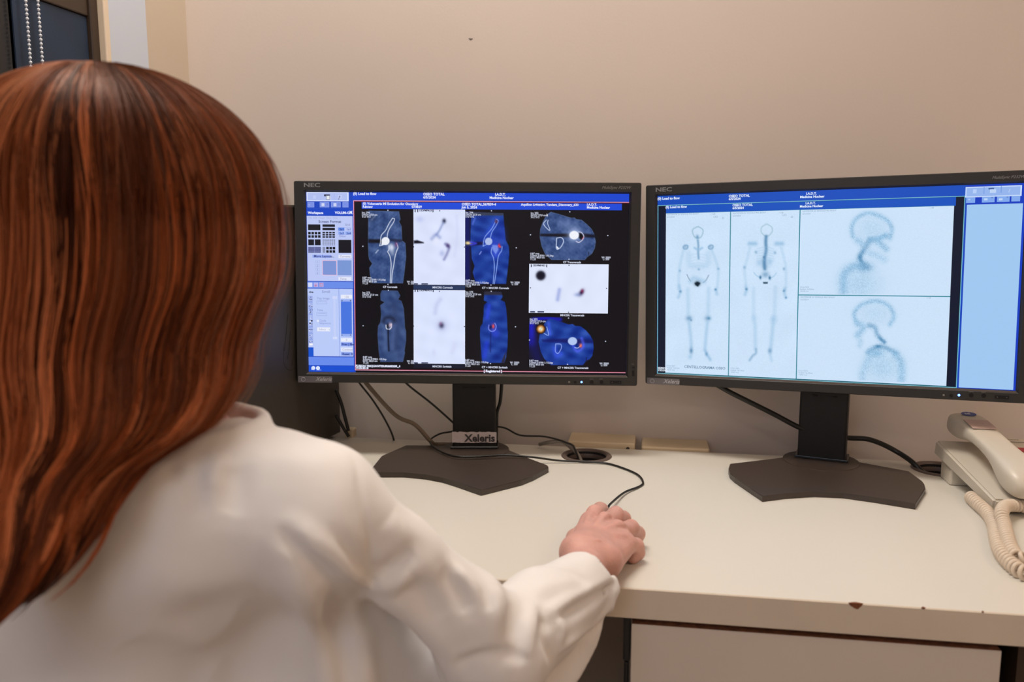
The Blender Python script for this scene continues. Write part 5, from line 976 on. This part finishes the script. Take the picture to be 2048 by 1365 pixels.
crease([(440, 905), (432, 940), (425, 985)], 0.0060, 0.0090); crease([(405, 930), (395, 980), (400, 1040)], -0.0045, 0.0090); crease([(460, 930), (470, 980), (455, 1030)], -0.0067, 0.0108); crease([(330, 930), (345, 945), (338, 960)], -0.0045, 0.0072)
crease([(440, 1240), (490, 1225), (530, 1260), (560, 1365)], -.018, .030, False); crease([(500, 1290), (515, 1330), (520, 1400)], -.014, .032, False)
crease([(590, 1120), (612, 1200), (640, 1290), (665, 1400)], .0110, .013); crease([(640, 1160), (668, 1240), (692, 1320), (700, 1400)], -.0100, .012); crease([(690, 1190), (712, 1260), (722, 1340), (720, 1400)], .0080, .011); crease([(250, 1140), (380, 1175), (520, 1160)], .0060, .024)
crease([(250, 1290), (330, 1330), (420, 1365)], -0.0090, 0.0216); crease([(500, 930), (580, 925), (660, 940)], 0.0030, 0.0162)
coat = Cv.nets('lab_coat', M['coat'], who); del Cv
md = coat.modifiers.new('s', 'SMOOTH'); md.factor = .5; md.iterations = 1
tx_ = bpy.data.textures.new('w', 'CLOUDS'); tx_.noise_scale = .045; tx_.noise_depth = 1; md = coat.modifiers.new('d', 'DISPLACE'); md.texture = tx_; md.strength = .004; md.mid_level = .5; md.texture_coords = 'LOCAL'
# eyes
for sx in (-1, 1):
    bm = bmesh.new(); bmesh.ops.create_uvsphere(bm, u_segments=20, v_segments=12, radius=.0122, matrix=Matrix.Translation(hd(sx*.031, .0768, .004))); e = bm_obj('eye', bm, M['eye'], who, True)
    bm = bmesh.new(); bmesh.ops.create_uvsphere(bm, u_segments=16, v_segments=10, radius=.0055, matrix=Matrix.Translation(hd(sx*.031, .0836, .004))); bm_obj('iris', bm, M['iris'], e, True)

# ------------------------------------------------------------------ hair: strands in locks over a darker mass
#      py    left  right   D     half depth
ROW = np.array([
    (430, -132, 561, .700, .112), (490, -132, 564, .695, .112), (560, -131, 556, .686, .110), (620, -130, 530, .677, .105), (680, -129, 508, .668, .100), (740, -128, 498, .655, .092),
    (790, -127, 476, .640, .080), (840, -126, 436, .622, .066), (885, -126, 372, .606, .052), (930, -126, 306, .592, .042), (985, -126, 258, .580, .035), (1045, -126, 224, .570, .030),
    (1105, -126, 186, .562, .027), (1165, -126, 134, .556, .024), (1220, -120, 62, .550, .020), (1265, -124, -4, .546, .017)])
NR = len(ROW); RC = np.array([at_d((r[1]+r[2])/2, r[0], r[3]) for r in ROW]); RH = np.array([(r[2]-r[1])/2*r[3]/FPX for r in ROW]); RD = ROW[:, 4]
e_ = np.array([-F_[0], -F_[1], 0]); e_ /= np.linalg.norm(e_); HC = RC[0]
CR = HC+R_*-.020+e_*.015                                              # crown sits a little left
TOPH = at_d(210, 133, .70)[2]-HC[2]
def hair_pt(phi, tau, lam):                                           # tau 0..1 over the skull, 1..2 down the lengths
    phi, tau, lam = np.broadcast_arrays(phi, tau, lam); cap = np.clip(tau, 0, 1); th = cap*math.pi/2
    sx, sz = np.sin(th), np.cos(th)**.98
    shift = (1-sx)[..., None]*(R_*-.002)
    k = lam; top = HC+shift+(RH[0]*k*sx*np.sin(phi))[..., None]*R_+(RD[0]*k*sx*np.cos(phi))[..., None]*e_+(TOPH*(.6+.4*k)*sz)[..., None]*np.array([0, 0, 1.])
    f = np.clip(tau-1, 0, 1)*(NR-1); i = np.clip(f.astype(int), 0, NR-2); g = (f-i)[..., None]
    def cr(A):
        a, b, c, d = A[np.maximum(i-1, 0)], A[i], A[i+1], A[np.minimum(i+2, NR-1)]; t = g if A.ndim > 1 else g[..., 0]
        return .5*((2*b)+(c-a)*t+(2*a-5*b+4*c-d)*t*t+(3*b-a-3*c+d)*t**3)
    low = cr(RC)+(cr(RH)*k*np.sin(phi))[..., None]*R_+(cr(RD)*k*np.cos(phi))[..., None]*e_
    return np.where((tau > 1)[..., None], low, top)
def hair_strands(n_lock, per, seed):
    r = np.random.default_rng(seed); out = []; rad = []; col = []
    NS = 40; s = np.linspace(0, 1, NS)
    for L in range(n_lock):
        ph0 = r.uniform(-2.35, 2.35); face = abs(ph0) > 1.75; lam0 = 1-.24*r.random()**1.3; end = 2-abs(r.normal(0, .10)) if r.random() < .75 else r.uniform(1.55, 1.95)
        if face: end = min(end, r.uniform(1.35, 1.6))
        if math.sin(ph0) > .55: end = min(end, r.uniform(1.40, 1.62)+.3*(r.random() < .35))
        st = r.uniform(.02, .28); amp = r.uniform(.004, .015); fr = r.uniform(1.0, 2.4); f0 = r.uniform(0, 6.28); wide = r.uniform(.03, .075); pinch = r.uniform(.25, .75)
        base = r.random(); warm = np.array([.46, .108, .028]); dark = np.array([.10, .020, .007]); lite = np.array([.74, .25, .10])
        dark = dark*.45; base = base**1.25
        bc = dark+(warm-dark)*min(1, base*1.6) if base < .62 else warm+(lite-warm)*(base-.62)/.38
        m_ = per; du = r.normal(0, 1, (m_, 1)); dl = r.normal(0, 1, (m_, 1)); st_ = np.clip(st+r.normal(0, .03, (m_, 1)), .004, .5)
        tau = st_+(end+r.normal(0, .03, (m_, 1))-st_)*s; spread = wide*(1-pinch*np.clip((tau-.5)/1.5, 0, 1)); w = np.clip(tau-.35, 0, None)
        phi = ph0+du*spread+.035*np.sin(fr*tau*3.1+f0)*w*.9+.012*np.sin(tau*9+du*3)
        lam = lam0+dl*.012*(1-.4*np.clip(tau-1, 0, 1))+.022*np.sin(fr*tau*2.6+f0*1.7)*np.clip(tau-.4, 0, 1)
        lam = np.minimum(lam, 1.0+.010*np.sin(f0+tau*3))
        P_ = hair_pt(phi, tau, lam); P_ += (amp*np.sin(fr*tau*5+f0)*np.clip(tau-.9, 0, 1))[..., None]*R_*.7
        out.append(P_); rr_ = r.uniform(.00030, .00052, (m_, 1))*np.ones((1, NS)); rr_[:, -8:] *= np.linspace(1, .25, 8); rad.append(rr_)
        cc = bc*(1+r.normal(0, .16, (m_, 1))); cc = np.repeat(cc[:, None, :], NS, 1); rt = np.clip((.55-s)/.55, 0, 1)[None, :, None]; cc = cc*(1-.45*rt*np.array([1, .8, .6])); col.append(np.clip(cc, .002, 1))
    return np.concatenate(out), np.concatenate(rad), np.concatenate(col)
PS, RR, CC = hair_strands(400, 34, 11)
fly = []
r = np.random.default_rng(3)
for k in range(70):
    ph_ = r.uniform(.9, 2.0) if k < 40 else r.uniform(-1.6, 1.6); a = hair_pt(np.full(40, ph_)+np.linspace(0, .1, 40)*r.normal(), np.linspace(r.uniform(.1, .6), r.uniform(1.3, 1.6), 40), np.linspace(.99, 1.0+r.uniform(.01, .12), 40)**1.0); fly.append(a)
fly = np.array(fly); PS = np.concatenate([PS, fly]); RR = np.concatenate([RR, np.full((70, 40), .00013)]); CC = np.concatenate([CC, np.tile([.30, .12, .06], (70, 40, 1))])
n, NS = PS.shape[:2]; T = np.gradient(PS, axis=1); T /= np.linalg.norm(T, axis=2, keepdims=True)+1e-9; u_ = np.cross(T, e_); u_ /= np.linalg.norm(u_, axis=2, keepdims=True)+1e-9; w_2 = np.cross(T, u_)
V = np.stack([PS+RR[..., None]*(math.cos(a)*u_+math.sin(a)*w_2) for a in (0, 2.094, 4.189)], 2); I = np.arange(n*NS*3).reshape(n, NS, 3)
Q = np.concatenate([np.stack([I[:, :-1, j], I[:, :-1, (j+1) % 3], I[:, 1:, (j+1) % 3], I[:, 1:, j]], -1).reshape(-1, 4) for j in range(3)])
V = V.reshape(-1, 3); CV = np.repeat(CC[:, :, None, :], 3, 2).reshape(-1, 3)
# the mass beneath, coloured near black for the shade between locks
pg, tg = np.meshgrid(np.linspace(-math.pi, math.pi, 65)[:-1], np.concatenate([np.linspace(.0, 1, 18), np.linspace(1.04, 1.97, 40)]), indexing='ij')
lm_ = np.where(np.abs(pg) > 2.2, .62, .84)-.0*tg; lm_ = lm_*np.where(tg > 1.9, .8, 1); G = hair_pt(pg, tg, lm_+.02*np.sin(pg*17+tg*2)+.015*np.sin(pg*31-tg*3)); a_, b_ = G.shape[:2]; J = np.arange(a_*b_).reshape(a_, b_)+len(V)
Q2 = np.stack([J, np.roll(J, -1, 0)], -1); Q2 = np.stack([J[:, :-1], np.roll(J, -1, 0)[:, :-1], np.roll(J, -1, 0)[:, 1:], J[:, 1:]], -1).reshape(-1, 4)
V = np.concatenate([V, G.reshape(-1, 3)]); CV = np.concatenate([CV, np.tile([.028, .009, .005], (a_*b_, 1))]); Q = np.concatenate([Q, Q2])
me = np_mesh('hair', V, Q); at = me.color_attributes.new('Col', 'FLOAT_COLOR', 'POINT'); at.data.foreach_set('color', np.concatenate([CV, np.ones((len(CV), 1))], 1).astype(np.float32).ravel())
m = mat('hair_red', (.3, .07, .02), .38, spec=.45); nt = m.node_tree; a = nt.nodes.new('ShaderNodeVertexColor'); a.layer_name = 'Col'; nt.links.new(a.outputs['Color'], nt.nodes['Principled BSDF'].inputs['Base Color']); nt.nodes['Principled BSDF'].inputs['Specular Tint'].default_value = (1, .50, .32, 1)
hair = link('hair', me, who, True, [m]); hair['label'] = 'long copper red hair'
# stool she sits on
st = thing('stool', 'black round stool under the seated woman, mostly out of view', 'stool', (PEL[0], PEL[1], 0))
bm = bmesh.new()
for r0, z0, z1 in ((.19, .345, .405), (.14, .33, .346)): bmesh.ops.create_cone(bm, cap_ends=True, segments=40, radius1=r0, radius2=r0, depth=z1-z0, matrix=Matrix.Translation((PEL[0], PEL[1], (z0+z1)/2)))
bmesh.ops.bevel(bm, geom=[e for e in bm.edges if e.calc_face_angle(0) > 1], offset=.012, segments=3, affect='EDGES'); bm_obj('seat', bm, M['stool'], st)
bm = bmesh.new(); bmesh.ops.create_cone(bm, cap_ends=True, segments=24, radius1=.025, radius2=.022, depth=.27, matrix=Matrix.Translation((PEL[0], PEL[1], .20))); bm_obj('column', bm, M['metal'], st)
for k in range(5):
    a = k*2*math.pi/5+.3; d_ = np.array([math.cos(a), math.sin(a), 0]); c_ = np.array([PEL[0], PEL[1], 0]); V, F = tube_mesh([c_+[0, 0, .085], c_+d_*.12+[0, 0, .075], c_+d_*.24+[0, 0, .062]], [.018, .015, .012], 10); lg = mesh('leg', V, F, M['metal'], st, True)
    V, F = tube_mesh([c_+d_*.24+np.array([-d_[1], d_[0], 0])*-.012+[0, 0, .026], c_+d_*.24+np.array([-d_[1], d_[0], 0])*.012+[0, 0, .026]], .025, 20); mesh('caster', V, F, M['stool'], lg, True)
